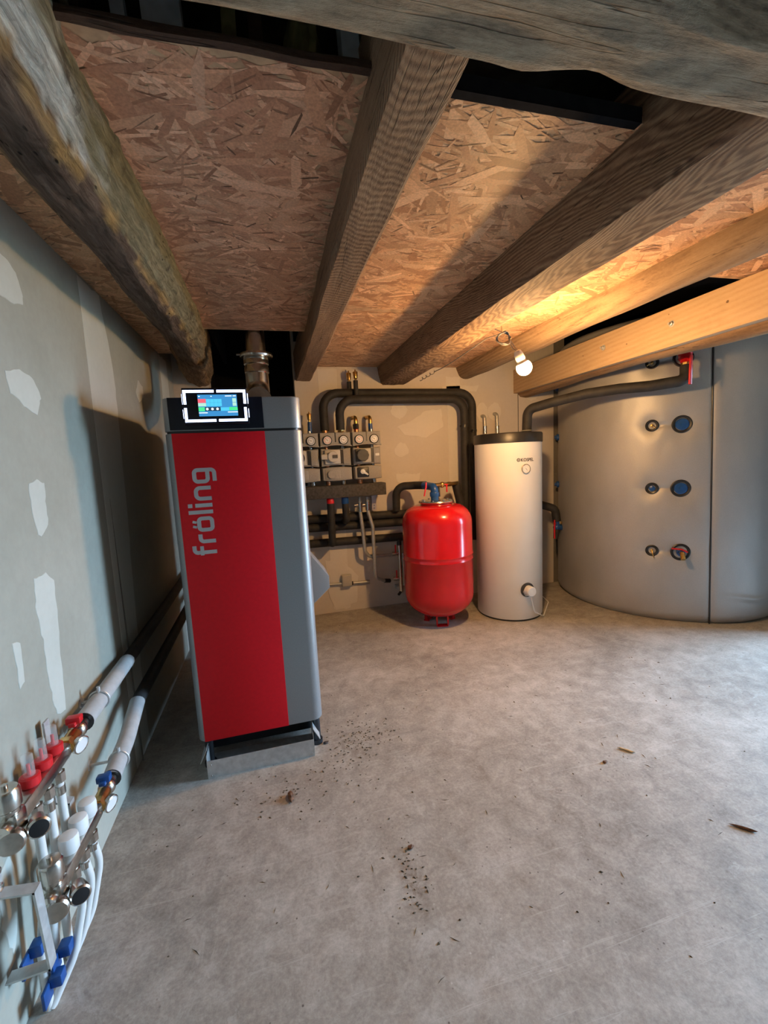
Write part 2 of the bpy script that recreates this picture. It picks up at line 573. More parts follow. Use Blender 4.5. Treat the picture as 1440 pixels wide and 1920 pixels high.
def struct(name, mb, mat, ang=35):
    o = mesh_obj(name, mb, M[mat], ang=ang)
    o['kind'] = 'structure'
    return o


def N3(x, y, z, s=1.0):
    return noise.noise(Vector((x * s, y * s, z * s)))


# ================================================================== the room
ZC = 2.135                       # underside of the chipboard
YB = 3.70                        # back wall
XR = 4.5                         # right wall


def wx(z):                       # the left wall leans in a little
    return -0.697 + 0.02 * z / 2.135


b = MB()
b.box((-0.9, -2.8, -0.15), (DOOR_R[0] + 0.25, 4.6, 0.0))
struct('floor', b, 'floor')
b = MB()
b.box((-20, -25, -0.35), (30, 20, -0.17))
struct('ground_yard', b, 'ground')

# left wall (leaning slab) with filler patches
b = MB()
y0, y1, zt = -2.7, 4.5, 3.2
b.add([(wx(0), y0, 0), (wx(0), y1, 0), (wx(zt), y1, zt), (wx(zt), y0, zt),
       (-0.85, y0, 0), (-0.85, y1, 0), (-0.85, y1, zt), (-0.85, y0, zt)],
      [(0, 1, 2, 3), (7, 6, 5, 4), (0, 4, 5, 1), (2, 6, 7, 3), (1, 5, 6, 2), (0, 3, 7, 4)])
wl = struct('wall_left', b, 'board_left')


def ragged(poly, n=5, amp=0.006, seed=0):
    out = []
    for i, (a, c) in enumerate(zip(poly, poly[1:] + poly[:1])):
        for k in range(n):
            t = k / n
            u, v = a[0] + (c[0] - a[0]) * t, a[1] + (c[1] - a[1]) * t
            out.append((u + amp * noise.noise(Vector((u * 35, v * 35, seed))), v + amp * noise.noise(Vector((u * 35, v * 35, seed + 9.3)))))
    return out


def left_patch(poly, name='plaster_or_reflection_patch', amp=0.008, t=0.0015, mat='plaster'):
    q = ragged(poly, 5, amp, len(poly))
    mb = MB().prism(q, lambda u, v, s: (wx(v) - 0.004 + s * (0.004 + t), u, v), 0.0012, 1)
    return part(name, mb, mat, wl)


left_patch([(1.464, 1.324), (1.514, 1.337), (1.555, 1.328), (1.547, 1.253), (1.543, 1.195), (1.495, 1.164), (1.479, 1.172), (1.464, 1.245)])
left_patch([(1.422, 1.056), (1.491, 1.054), (1.533, 1.026), (1.53, 0.949), (1.516, 0.831), (1.495, 0.608), (1.439, 0.624), (1.425, 0.718), (1.422, 0.87), (1.41, 0.972)])
left_patch([(1.44, 1.975), (1.507, 1.968), (1.558, 1.946), (1.578, 1.886), (1.575, 1.855), (1.521, 1.847), (1.43, 1.85)])
left_patch([(1.425, 1.638), (1.501, 1.658), (1.582, 1.638), (1.607, 1.594), (1.571, 1.536), (1.499, 1.552), (1.44, 1.584)])
left_patch([(2.726, 1.854), (2.808, 1.83), (2.804, 1.769), (2.704, 1.726), (2.666, 1.778)])
left_patch([(1.095, 0.417), (1.144, 0.439), (1.16, 0.36), (1.13, 0.24), (1.105, 0.2), (1.085, 0.3)])
left_patch([(1.28, 0.92), (1.315, 0.91), (1.31, 0.80), (1.285, 0.79)])
left_patch([(2.03, 0.0), (2.03, 2.125), (2.25, 2.125), (2.33, 1.83), (2.325, 1.6), (2.30, 1.2), (2.27, 0.9), (2.24, 0.5), (2.24, 0.0)], 'joint_filler_strip', 0.012, 0.001)
left_patch([(3.3, 0.0), (3.3, 2.125), (3.52, 2.125), (3.52, 0.0)], 'joint_filler_strip', 0.012, 0.001)
sb = MB().box((wx(1) - 0.002, 2.087, 0.0), (wx(1) + 0.0032, 2.090, 2.12))
part('board_joint', sb, 'masonry', wl)

# back wall: plasterboard with a chimney opening, then a recess behind the big tank
b = MB()
OX0, OX1, OZ = -0.42, 0.245, 1.2     # chimney opening
b.box((-0.85, YB, 0), (OX0, YB + 0.14, 3.2))
b.box((OX0, YB, 0), (OX1, YB + 0.14, OZ))
b.box((OX1, YB, 0), (2.72, YB + 0.14, 3.2))
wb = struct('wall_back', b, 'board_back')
b = MB()
b.box((2.72, YB + 0.0, 0), (2.84, 4.3, 3.2))
b.box((2.72, 4.2, 0), (XR + 0.2, 4.35, 3.2))
struct('wall_recess', b, 'masonry')


def back_patch(poly, name='plaster_or_reflection_patch', amp=0.012, t=0.0015):
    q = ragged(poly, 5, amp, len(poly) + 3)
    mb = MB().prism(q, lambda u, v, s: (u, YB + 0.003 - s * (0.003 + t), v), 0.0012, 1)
    return part(name, mb, 'filler_or_reflection', wb)


def blob(cx, cz, rx, rz, n=12):
    return [(cx + rx * math.cos(2 * math.pi * i / n), cz + rz * math.sin(2 * math.pi * i / n)) for i in range(n)]


back_patch(blob(1.135, 1.765, 0.075, 0.075))
back_patch(blob(1.148, 1.415, 0.068, 0.062))
back_patch([(1.114, 1.623), (1.241, 1.666), (1.396, 1.756), (1.54, 1.77), (1.556, 1.61), (1.387, 1.519), (1.185, 1.55)])  # pale patch painted in for a soft light reflection, no filler here
back_patch([(1.079, 1.199), (1.17, 1.204), (1.245, 1.19), (1.323, 1.21), (1.293, 1.114), (1.165, 1.098), (1.091, 1.136)])
back_patch([(0.44, 0.03), (0.44, 2.12), (0.60, 2.12), (0.60, 0.02)], 'joint_filler_strip')
back_patch([(0.40, 0.48), (0.54, 0.474), (0.685, 0.311), (0.661, 0.065), (0.464, 0.032), (0.41, 0.149)], t=0.003)
back_patch([(1.60, 0.3), (1.60, 2.05), (1.735, 2.05), (1.735, 0.3)], 'joint_filler_strip')
back_patch([(1.56, 1.925), (1.9, 1.93), (1.93, 1.98), (1.56, 1.97)])
back_patch(blob(1.953, 1.73, 0.06, 0.09))
back_patch(blob(2.08, 1.735, 0.07, 0.085))
back_patch(blob(2.48, 1.885, 0.07, 0.055))
sb = MB().box((2.326, YB - 0.003, 1.25), (2.331, YB + 0.002, 2.12))
part('board_joint', sb, 'foam_bar', wb)

# black chimney shaft behind the opening
b = MB()
b.box((OX0 - 0.05, YB + 0.5, OZ), (OX1 + 0.05, YB + 0.55, 3.3))
b.box((OX0 - 0.05, YB + 0.14, OZ), (OX0, YB + 0.5, 3.3))
b.box((OX1, YB + 0.14, OZ), (OX1 + 0.05, YB + 0.5, 3.3))
b.box((OX0 - 0.05, YB + 0.0, OZ - 0.05), (OX1 + 0.05, YB + 0.55, OZ))
b.box((OX0, 2.74, 2.45), (OX0 + 0.03, YB + 0.2, 3.3))
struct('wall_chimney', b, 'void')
b = MB()
b.box((-0.27, 2.725, ZC + 0.02), (0.255, 2.745, 3.2))
b.box((-0.30, 2.745, ZC + 0.05), (-0.28, YB + 0.14, 3.2))
b.box((0.26, 2.745, ZC + 0.2), (0.28, YB + 0.14, 3.2))
struct('wall_flue_shaft', b, 'void')

# right wall open towards the barn, the barn's outer wall with its big door, and the wall behind the camera
b = MB()
b.box((XR, 1.86, 0), (XR + 0.25, 4.6, 3.2))
b.box((XR, -2.8, 2.1), (XR + 0.25, 1.86, 3.2))
struct('wall_right', b, 'masonry')
b = MB()
b.box((3.80, 1.86, 0), (3.95, 2.30, 2.13), 0.006)  # unseen slab added to keep daylight off the silver tank and back floor
struct('daylight_blocker', b, 'masonry')
b = MB()
b.box((DOOR_R[0], -2.8, 0), (DOOR_R[0] + 0.25, DOOR_R[1], 3.2))
b.box((DOOR_R[0], DOOR_R[2], 0), (DOOR_R[0] + 0.25, 4.6, 3.2))
b.box((DOOR_R[0], DOOR_R[1], DOOR_R[3]), (DOOR_R[0] + 0.25, DOOR_R[2], 3.2))
b.box((XR + 0.25, 4.35, 0), (DOOR_R[0], 4.6, 3.2))
struct('wall_barn', b, 'masonry')
b = MB()
b.box((-0.9, -2.85, 0), (DOOR_R[0] + 0.25, -2.6, 3.2))
struct('wall_front', b, 'masonry')

# loft above
b = MB()
b.box((-0.9, -2.85, 3.1), (DOOR_R[0] + 0.3, 4.6, 3.2))
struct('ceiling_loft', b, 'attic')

# ------------------------------------------------------------------ chipboard ceiling
ceil = bpy.data.objects.new('ceiling', None)
COL.objects.link(ceil)
ceil['kind'] = 'structure'
PAL = [(0.50, 0.33, 0.20), (0.45, 0.285, 0.17), (0.55, 0.37, 0.23), (0.40, 0.24, 0.145), (0.60, 0.42, 0.27), (0.48, 0.30, 0.18), (0.33, 0.19, 0.11)]


def osb_panel(x0, x1, y0, y1, strands=True, z=ZC, pink=0.0):
    pb = MB().box((x0, y0, z), (x1, y1, z + 0.018))
    po = part('chipboard_panel', pb, 'osb', ceil)
    if not strands:
        return
    mb, tints = MB(), []
    n = int((x1 - x0) * (y1 - y0) * 2300)
    for i in range(n):
        kind = random.random()
        if kind < 0.13:
            L, W = random.uniform(0.025, 0.09), random.uniform(0.002, 0.008)
        elif kind < 0.75:
            L, W = random.uniform(0.07, 0.18), random.uniform(0.006, 0.018)
        else:
            L, W = random.uniform(0.10, 0.22), random.uniform(0.018, 0.045)
        a = random.gauss(0.0, 0.75)
        ca, sa = math.cos(a), math.sin(a)
        ex = abs(ca) * L / 2 + abs(sa) * W / 2 + 0.001
        ey = abs(sa) * L / 2 + abs(ca) * W / 2 + 0.001
        if x1 - x0 < 2 * ex + 0.004:
            continue
        cx, cy = random.uniform(x0 + ex, x1 - ex), random.uniform(y0 + ey, y1 - ey)
        h = z - 0.0002 - 0.0016 * i / n - (0.0003 if kind < 0.1 else 0)
        t1, t2 = random.uniform(0.2, 0.8), random.uniform(-0.3, 0.5)
        pts = [(-L / 2, -W * 0.3), (-L * 0.38 * random.random(), -W / 2), (L / 2, -W / 2 * t1), (L / 2 * random.uniform(0.75, 1), W / 2), (-L / 2 * t1, W / 2)]
        mb.add([(cx + u * ca - v * sa, cy + u * sa + v * ca, h) for u, v in pts], [(4, 3, 2, 1, 0)])
        c = tuple(1.22 * q for q in random.choice(PAL))
        if kind < 0.13:
            k = random.uniform(0.25, 0.65)
        else:
            k = random.uniform(0.84, 1.16)
        c = (c[0] * k * 1.04, c[1] * k * (0.95 - 0.10 * pink), c[2] * k * (0.88 + 0.05 * pink))
        tints += [c] * 5
    part('wood_strands', mb, 'strand', po, kind='stuff', tints=tints)


osb_panel(-0.70, -0.42, 0.2, 3.30)
osb_panel(-0.36, 0.28, 0.945, 2.725, pink=0.6)
osb_panel(0.36, 1.00, 0.95, 2.31)
osb_panel(0.36, 1.00, 2.313, 3.70)
osb_panel(1.18, 1.73, 0.95, 3.70)
osb_panel(1.87, 2.31, 0.6, 1.69)
osb_panel(2.50, 4.5, 0.6, 2.12)
osb_panel(-0.9, 4.6, -2.7, 0.36, strands=False, z=2.2)

# ------------------------------------------------------------------ timbers


def loft(sections, closed_ends=True):
    mb = MB()
    n = len(sections[0])
    vs = [q for s in sections for q in s]
    fs = []
    for k in range(len(sections) - 1):
        for i in range(n):
            j = (i + 1) % n
            fs.append((k * n + i, k * n + j, (k + 1) * n + j, (k + 1) * n + i))
    fs.append(tuple(range(n))[::-1])
    fs.append(tuple(range((len(sections) - 1) * n, len(sections) * n)))
    return mb.add(vs, fs)


def resample(poly, n):
    P = [Vector(q) for q in poly]
    L = [0]
    for a, c in zip(P, P[1:] + P[:1]):
        L.append(L[-1] + (c - a).length)
    out = []
    for k in range(n):
        s = L[-1] * k / n
        i = max(j for j in range(len(P)) if L[j] <= s + 1e-9)
        t = (s - L[i]) / max(1e-9, L[i + 1] - L[i])
        out.append(P[i].lerp(P[(i + 1) % len(P)], t))
    return out


def timber(shape, a0, a1, step, nring, amp, axis='y', seed=0.0, nsc=5.0):
    """shape(t) -> outline in (across, z) at position t along the axis"""
    secs = []
    n = max(2, int((a1 - a0) / step))
    for k in range(n + 1):
        t = a0 + (a1 - a0) * k / n
        ring = []
        for q in resample([Vector((u, v)) for u, v in shape(t)], nring):
            d = amp * noise.noise(Vector((q.x * nsc * 3 + seed, t * nsc * 0.6, q.y * nsc * 3)))
            e = amp * noise.noise(Vector((q.x * nsc * 3 + seed + 31, t * nsc * 0.6, q.y * nsc * 3)))
            ring.append((q.x + d, t, q.y + e) if axis == 'y' else (t, q.x + d, q.y + e))
        secs.append(ring)
    return loft(secs)


# rotten beam next to the left wall


def rot_shape(t):
    k = max(0.0, t - 2.6)
    s = -0.075 * k
    w = 0.012 * math.sin(t * 5.1)
    return [(-0.290 + s, 2.23), (-0.292 + s, 2.12), (-0.305 + s, 2.05), (-0.33 + s + w, 1.995), (-0.37 + s, 1.975), (-0.43 + s, 1.985 + 0.01 * math.sin(t * 4)),
            (-0.475 + s, 2.02), (-0.505 + s + w, 2.07), (-0.525 + s, 2.13), (-0.53 + s, 2.23)]


mb = timber(rot_shape, 0.15, 3.70, 0.02, 90, 0.016, seed=3.0, nsc=6)
for v in mb.v:
    q = 0.006 * N3(v.x, v.y * 0.5, v.z, 38) + 0.004 * N3(v.x, v.y * 0.6, v.z + 4, 80)
    v.x += q
    v.z -= q
tints = []
for v in mb.v:
    k = max(0.0, v.y - 2.6) * -0.075
    x = v.x - k
    nz = 0.5 * N3(v.x * 2, v.y, v.z * 2, 6) + 0.5 * N3(v.x * 2, v.y, v.z * 2, 15)
    c = Vector((0.17, 0.125, 0.10))
    if x > -0.335:
        c = Vector((0.27, 0.25, 0.17))
        daylit_lime = max(0.0, min(1.0, (1.16 - v.y + 1.0 * (2.06 - v.z) + 0.3 * nz) * 6))  # near end whitened: painted daylight mixed with lime residue
        c = c.lerp(Vector((0.64, 0.67, 0.66)), daylit_lime)
        if v.z > 2.07:
            c = c.lerp(Vector((0.25, 0.2, 0.09)), 0.6)
    e = abs(x + 0.340 + 0.02 * nz)
    if e < 0.013:
        c = c.lerp(Vector((0.60, 0.40, 0.17)), max(0.0, min(1.0, 0.45 + 2.5 * nz)) * (1 - e / 0.013 * 0.4))
    e = abs(x + 0.492 + 0.02 * nz)
    if e < 0.018:
        c = c.lerp(Vector((0.46, 0.31, 0.17)), max(0.0, min(1.0, 0.7 + 1.2 * nz)))
    if v.y > 2.3:
        c = c.lerp(Vector((0.30, 0.19, 0.11)), min(1, (v.y - 2.3) * 1.2) * 0.7)
    tints.append(tuple(c))
solo('rotten_joist', mb, 'rotten', 'rotten worm-eaten ceiling beam with yellow crumbling edges beside the plasterboard side wall', 'beam', 'old ceiling joists', ang=60, tints=tints)


def b2_shape(t):
    w = 0.004 * math.sin(t * 3)
    return [(0.258 + w, 2.24), (0.260 + w, 2.03), (0.266 + w, 2.02), (0.378 + w, 2.018), (0.386 + w, 2.03), (0.39 + w, 2.24)]


solo('narrow_joist', timber(b2_shape, 0.45, 3.70, 0.05, 40, 0.004, seed=9.0, nsc=8), 'joist_b2',
     'narrow brown sawn ceiling joist running from the big cross timber to the black flue opening', 'beam', 'old ceiling joists')


def b3_shape(t):
    w = 0.010 * math.sin(t * 2.2 + 1)
    top = 0.945
    return [(top, 2.25), (0.955, 2.135), (0.985, 2.0), (0.996, 1.987), (1.09, 1.984), (1.195 + w, 1.985), (1.207 + w, 1.998), (1.215 + w, 2.25)]


solo('wide_joist', timber(b3_shape, 0.45, 3.70, 0.05, 44, 0.005, seed=14.0, nsc=6), 'joist_b3',
     'wide dark ceiling joist with arched grain and wormholes, lit bulb hanging beside it', 'beam', 'old ceiling joists')


def b4_shape(t):
    w = 0.006 * math.sin(t * 1.7)
    return [(1.802 + 0.102 * math.cos(a) + w, 2.130 + 0.100 * math.sin(a)) for a in [2 * math.pi * i / 28 for i in range(28)]]


solo('log_joist', timber(b4_shape, 0.45, 3.70, 0.06, 36, 0.008, seed=22.0, nsc=5), 'joist_b4',
     'round barked log joist between the lit bulb and the new bolted plank', 'beam', 'old ceiling joists', ang=60)


def b5_shape(t):
    w = 0.012 * math.sin(t * 2.3 + 2)
    return [(2.322, 2.10), (2.322, 1.905), (2.345, 1.882 + w), (2.40, 1.868 + w), (2.47, 1.885 + w), (2.525, 1.94), (2.53, 2.10)]


solo('bark_log', timber(b5_shape, 0.6, 3.70, 0.06, 30, 0.010, seed=31.0, nsc=6), 'log',
     'old bark-edged log behind the new bolted plank, above the silver tank', 'beam', 'old ceiling joists', ang=60)

pl = thing('bolted_plank', 'clean new spruce plank with two bolts fixed along the old log', 'plank', (2.30, 2.15, 1.905))
mb = MB()
pts = []
mb.add([(2.262, 0.6, 1.912), (2.322, 0.6, 1.912), (2.322, 0.6, 2.128), (2.262, 0.6, 2.128),
        (2.275, 3.69, 1.896), (2.322, 3.69, 1.896), (2.322, 3.69, 2.112), (2.275, 3.69, 2.112)],
       [(3, 2, 1, 0), (4, 5, 6, 7), (0, 1, 5, 4), (1, 2, 6, 5), (2, 3, 7, 6), (3, 0, 4, 7)])
bm = bmesh.new()
tmp = [bm.verts.new(v) for v in mb.v]
for q in mb.f:
    bm.faces.new([tmp[i] for i in q])
bmesh.ops.bevel(bm, geom=bm.edges[:], offset=0.004, segments=2, affect='EDGES', profile=0.5)
board = part('board', MB().bm(bm), 'plank', pl)
for yy in (2.55, 2.03):
    xx = 2.27
    w = MB().lathe([(0.019, 0), (0.019, 0.003), (0.008, 0.004)], (xx + 0.001, yy, 2.028), (-1, 0, 0), 24)
    bo = part('washer', w, 'galv', pl)
    nb = MB().lathe([(0.012, 0), (0.012, 0.010), (0.008, 0.012)], (xx - 0.002, yy, 2.028), (-1, 0, 0), 6)
    part('nut', nb, 'galv', bo)
    part('bolt_end', MB().cyl((xx - 0.012, yy, 2.028), (xx - 0.026, yy, 2.028), 0.006, seg=12), 'galv', bo)
for yy, zz, rr in ((1.72, 2.04, 0.006), (1.50, 2.07, 0.004), (2.05, 2.085, 0.003), (2.35, 2.0, 0.004), (2.75, 2.02, 0.0035)):
    x_ = 2.262 + 0.013 * (yy - 0.6) / 3.09
    part('knot', MB().lathe([(rr * 1.3, 0.0), (rr, 0.0012)], (x_ + 0.0005, yy, zz), (-1, 0, 0.0), 14), 'joist_b2', pl)

# big cross timber overhead


def cross_shape(t):
    notch = 0.011 * math.exp(-((t - 0.43) / 0.045) ** 2) - 0.007 * math.exp(-((t - 0.34) / 0.035) ** 2)
    far = 0.535 - 0.0 * t - notch
    near = 0.30 + 0.112 / (1 + math.exp(-(t - 0.44) * 45))
    return [(near, 1.965), (near, 1.85), (near + 0.015, 1.828), (0.43, 1.815), (far - 0.012, 1.822), (far, 1.838), (far + 0.008, 1.965)]


solo('cross_timber', timber(cross_shape, -0.68, 4.45, 0.02, 70, 0.008, axis='x', seed=44.0, nsc=7), 'cross',
     'massive weathered grey cross timber overhead carrying the joists, nearest the camera', 'beam', ang=60)

# battens along the cut edges of the chipboard


def bat1(t):
    return [(0.928, 2.127), (0.944, 2.125), (0.945, 2.140), (0.929, 2.142)]


solo('edge_batten', timber(bat1, -0.30, 0.262, 0.02, 20, 0.0035, axis='x', seed=50, nsc=12), 'batten',
     'crumbly dark brown batten along the chipboard edge between rotten beam and narrow joist', 'batten', 'edge battens')
mb = MB().box((0.388, 0.925, 2.116), (0.925, 0.948, 2.120)).box((0.388, 0.925, 2.116), (0.925, 0.929, 2.150)).box((0.388, 0.925, 2.146), (0.925, 0.94, 2.150))
solo('metal_edge_profile', mb, 'profile', 'black metal profile along the chipboard edge between narrow joist and wide joist', 'profile', 'edge battens')

# loft timbers glimpsed through the gap
for i, (x0, x1, y, lean, w, m, lab) in enumerate((
        (-0.33, -0.28, 1.02, 0.00, 0.09, 'batten', 'dark brown stud in the loft gap right beside the rotten beam'),
        (-0.225, -0.20, 1.03, -0.05, 0.03, 'zinc_stud', 'thin pale lath standing in the dark loft gap'),
        (-0.175, -0.10, 1.05, -0.03, 0.05, 'zinc_stud', 'blue-grey metal stud with a screw hole in the dark loft gap'),
        (-0.03, 0.0, 1.08, 0.02, 0.03, 'insul', 'thin greenish stick in the dark loft gap'),
        (0.03, 0.06, 1.12, 0.0, 0.05, 'batten', 'dark upright batten in the loft gap beyond the greenish stick'),
        (0.225, 0.265, 1.02, -0.04, 0.04, 'zinc_stud', 'blue-grey stud in the loft gap closest to the narrow joist'))):
    mb = MB()
    za, zb = 2.154, 3.08
    mb.add([(x0, y, za), (x1, y, za), (x1, y + w, za), (x0, y + w, za),
            (x0 + lean, y, zb), (x1 + lean, y, zb), (x1 + lean, y + w, zb), (x0 + lean, y + w, zb)],
           [(3, 2, 1, 0), (4, 5, 6, 7), (0, 1, 5, 4), (1, 2, 6, 5), (2, 3, 7, 6), (3, 0, 4, 7)])
    solo('loft_stud', mb, m, lab, 'stud', 'studs in the loft')
mb = MB()
bm = bmesh.new()
bmesh.ops.create_icosphere(bm, subdivisions=3, radius=1)
for v in bm.verts:
    d = 1 + 0.25 * noise.noise(v.co * 2.3)
    v.co = Vector((0.145 + v.co.x * 0.04 * d, 1.10 + v.co.y * 0.08 * d, 2.26 + v.co.z * 0.12 * d))
solo('insulation_tuft', MB().bm(bm), 'insul', 'mossy yellow-green insulation tuft on the chipboard in the loft gap', 'insulation')
# black foil over the hole round the silver tank
mb = MB()
vs, fs = [], []
nx, ny = 26, 26
for j in range(ny):
    for i in range(nx):
        x, y = 1.86 + 2.62 * i / (nx - 1), 1.62 + 2.5 * j / (ny - 1)
        vs.append((x, y, 2.42 + 0.035 * N3(x, y, 0, 5) + 0.02 * N3(x, y, 3, 13)))
for j in range(ny - 1):
    for i in range(nx - 1):
        k = j * nx + i
        fs.append((k, k + 1, k + nx + 1, k + nx))
mb.add(vs, fs)
mb.add([(x, y, z + 0.004) for x, y, z in vs], [q[::-1] for q in fs])
mb.box((1.86, 1.695, 2.16), (4.48, 1.70, 2.45))
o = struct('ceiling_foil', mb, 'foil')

# ================================================================== pellet boiler
BX0, BX1, BY = -0.405, 0.144, 1.90
boiler = thing('pellet_boiler', 'tall grey pellet boiler with a red front stripe and lit display', 'boiler', (-0.13, 2.25, 0.0))


def round_rect(x0, x1, y0, y1, rf, rb, n=8):
    """plan outline, front corners (small y) rounded with rf, rear with rb"""
    out = []
    for cx, cy, r, a0 in ((x0 + rf, y0 + rf, rf, 180), (x1 - rf, y0 + rf, rf, 270), (x1 - rb, y1 - rb, rb, 0), (x0 + rb, y1 - rb, rb, 90)):
        for k in range(n + 1):
            a = math.radians(a0 + 90 * k / n)
            out.append((cx + r * math.cos(a), cy + r * math.sin(a)))
    return out


def slab(outline, z0, z1, bev=0.0):
    return MB().prism(outline, lambda u, v, t: (u, v, z0 + (z1 - z0) * t), bev)


part('cabinet', slab(round_rect(BX0 + 0.006, BX1 - 0.006, BY + 0.075, 2.92, 0.004, 0.01), 0.13, 1.60, 0.004), 'boiler_grey', boiler)
door = part('door', slab(round_rect(BX0, BX1, BY, BY + 0.072, 0.045, 0.003), 0.150, 1.490, 0.002), 'boiler_grey', boiler)
part('red_panel', MB().box((-0.375, BY - 0.003, 0.150), (-0.013, BY + 0.01, 1.490), 0.0012), 'boiler_red', door, 'bright red stripe on the boiler door')
head = part('head_cover', slab(round_rect(BX0, BX1, BY, 2.60, 0.045, 0.01), 1.500, 1.632, 0.006), 'boiler_grey', boiler)
part('black_fascia', MB().box((-0.378, BY - 0.004, 1.503), (-0.013, BY + 0.02, 1.631), 0.0015), 'black_gloss', head, 'glossy black control strip')
part('shadow_gap', slab(round_rect(BX0 + 0.006, BX1 - 0.006, BY + 0.006, 2.59, 0.04, 0.01), 1.488, 1.502), 'black_plastic', boiler)

# lettering on the door, reading upwards
U = 0.0665
TZ, TX = 0.984, -0.247


def ribbon(path, w, depth=0.0016, fr=0.0, yf=BY - 0.003):
    """flat strip along a 2-d path (u up the door, v to the left of the baseline)"""
    P = [Vector((q[0], q[1], 0)) for q in path]
    if fr:
        P = fillet(P, fr, 5)
    Lp, Rp = [], []
    for i, q in enumerate(P):
        d0 = (P[i] - P[i - 1]).normalized() if i else (P[1] - P[0]).normalized()
        d1 = (P[i + 1] - P[i]).normalized() if i < len(P) - 1 else d0
        t = (d0 + d1).normalized()
        nrm = Vector((-t.y, t.x, 0))
        k = w / 2 / max(0.5, nrm.dot(Vector((-d0.y, d0.x, 0))))
        Lp.append(q + nrm * k)
        Rp.append(q - nrm * k)
    mb = MB()
    vs = []
    for yy in (yf - depth, yf + 0.001):
        for q in Lp + Rp:
            vs.append((TX - q.y * U, yy, TZ + q.x * U))
    n = len(P)
    fs = []
    for i in range(n - 1):
        fs.append((i, i + 1, n + i + 1, n + i))
        fs.append((2 * n + n + i, 2 * n + n + i + 1, 2 * n + i + 1, 2 * n + i))
        fs.append((i, 2 * n + i, 2 * n + i + 1, i + 1))
        fs.append((n + i + 1, 3 * n + i + 1, 3 * n + i, n + i))
    fs.append((0, n, 3 * n, 2 * n))
    fs.append((n - 1, 3 * n - 1, 4 * n - 1, 2 * n - 1))
    mb.add(vs, fs)
    return mb


def join(*ms):
    r = MB()
    for m in ms:
        r.add(m.v, m.f)
    return r


S = 0.235
h = S / 2
letters = []
u = 0.0
letters.append(('letter_f', join(ribbon([(u + 0.18, 0), (u + 0.18, 1.42 - h), (u + 0.62, 1.42 - h)], S, fr=0.20), ribbon([(u, 0.98 - h), (u + 0.58, 0.98 - h)], S * 0.9, depth=0.0018))))
u += 0.76
letters.append(('letter_r', ribbon([(u + h, 0), (u + h, 1.0 - h), (u + 0.58, 1.0 - h)], S, fr=0.20)))
u += 0.74
letters.append(('letter_o', join(ribbon([(u + 0.48, h), (u + h, h), (u + h, 1 - h), (u + 0.95 - h, 1 - h), (u + 0.95 - h, h), (u + 0.47, h)], S, fr=0.18),
                                 ribbon([(u + 0.30, 1.03), (u + 0.36, 1.25)], S * 0.62), ribbon([(u + 0.60, 1.03), (u + 0.66, 1.25)], S * 0.62))))
u += 1.12
letters.append(('letter_l', ribbon([(u + h, 0), (u + h, 1.42)], S)))
u += 0.42
letters.append(('letter_i', join(ribbon([(u + h, 0), (u + h, 1.0)], S), ribbon([(u + h, 1.17), (u + h, 1.42)], S))))
u += 0.42
letters.append(('letter_n', ribbon([(u + h, 0), (u + h, 1 - h), (u + 0.90 - h, 1 - h), (u + 0.90 - h, 0)], S, fr=0.24)))
u += 1.06
letters.append(('letter_g', join(ribbon([(u + 0.92 - h, 0.2), (u + h, 0.2 - 0.2 + h), (u + h, 1 - h), (u + 0.95 - h, 1 - h), (u + 0.95 - h, -0.40 + h), (u + 0.10, -0.40 + h)], S, fr=0.22),)))
letters[-1] = ('letter_g', join(ribbon([(u + 0.95 - S - 0.005, h), (u + h, h), (u + h, 1 - h), (u + 0.95 - h, 1 - h), (u + 0.95 - h, -0.40 + h), (u + 0.12, -0.40 + h)], S, fr=0.20), ribbon([(u + 0.95 - S - 0.02, h), (u + 0.95 - h, h)], S, depth=0.0018)))
for nm, mb in letters:
    part(nm, mb, 'silver_letter', door)

# control display with its light frame
YD = BY - 0.045
disp = part('display_housing', MB().prism([(-0.315, 1.520), (-0.070, 1.520), (-0.070, 1.662), (-0.315, 1.662)],
                                          lambda x, z, t: (x, BY + 0.02 - 0.065 * t, z), 0.006), 'black_gloss', boiler, 'black control display')


def strip(path, w, y=YD, d=0.002):
    P = [Vector((q[0], 0, q[1])) for q in path]
    mb = MB()
    for a, c in zip(P, P[1:]):
        e = (c - a).normalized() * w / 2
        nn = Vector((-e.z, 0, e.x))
        vs = []
        for yy in (y - d, y + 0.001):
            for q in (a - e + nn, c + e + nn, c + e - nn, a - e - nn):
                vs.append((q.x, yy, q.z))
        mb.add(vs, [(0, 1, 2, 3), (7, 6, 5, 4), (0, 4, 5, 1), (1, 5, 6, 2), (2, 6, 7, 3), (3, 7, 4, 0)])
    return mb


lx0, lx1, lz0, lz1, mx, mz = -0.305, -0.080, 1.534, 1.648, -0.190, 1.591
for path in ([(lx0, mz + 0.012), (lx0, lz1), (mx - 0.010, lz1)], [(mx + 0.010, lz1), (lx1, lz1), (lx1, mz + 0.012)],
             [(lx0, mz - 0.012), (lx0, lz0), (mx - 0.010, lz0)], [(mx + 0.010, lz0), (lx1, lz0), (lx1, mz - 0.012)]):
    part('light_strip', strip(path, 0.010), 'led', disp, 'glowing white light strip')
for x_ in (-0.3165, -0.0685):
    for za, zb in ((1.545, 1.580), (1.600, 1.640)):
        part('side_light_strip', MB().box((x_ - 0.001, YD + 0.012, za), (x_ + 0.001, YD + 0.020, zb)), 'led', disp)
sx0, sx1, sz0, sz1 = -0.257, -0.110, 1.551, 1.635
scr = part('screen', MB().box((sx0, YD - 0.001, sz0), (sx1, YD + 0.001, sz1)), 'ui_blue', disp, 'blue touch screen')


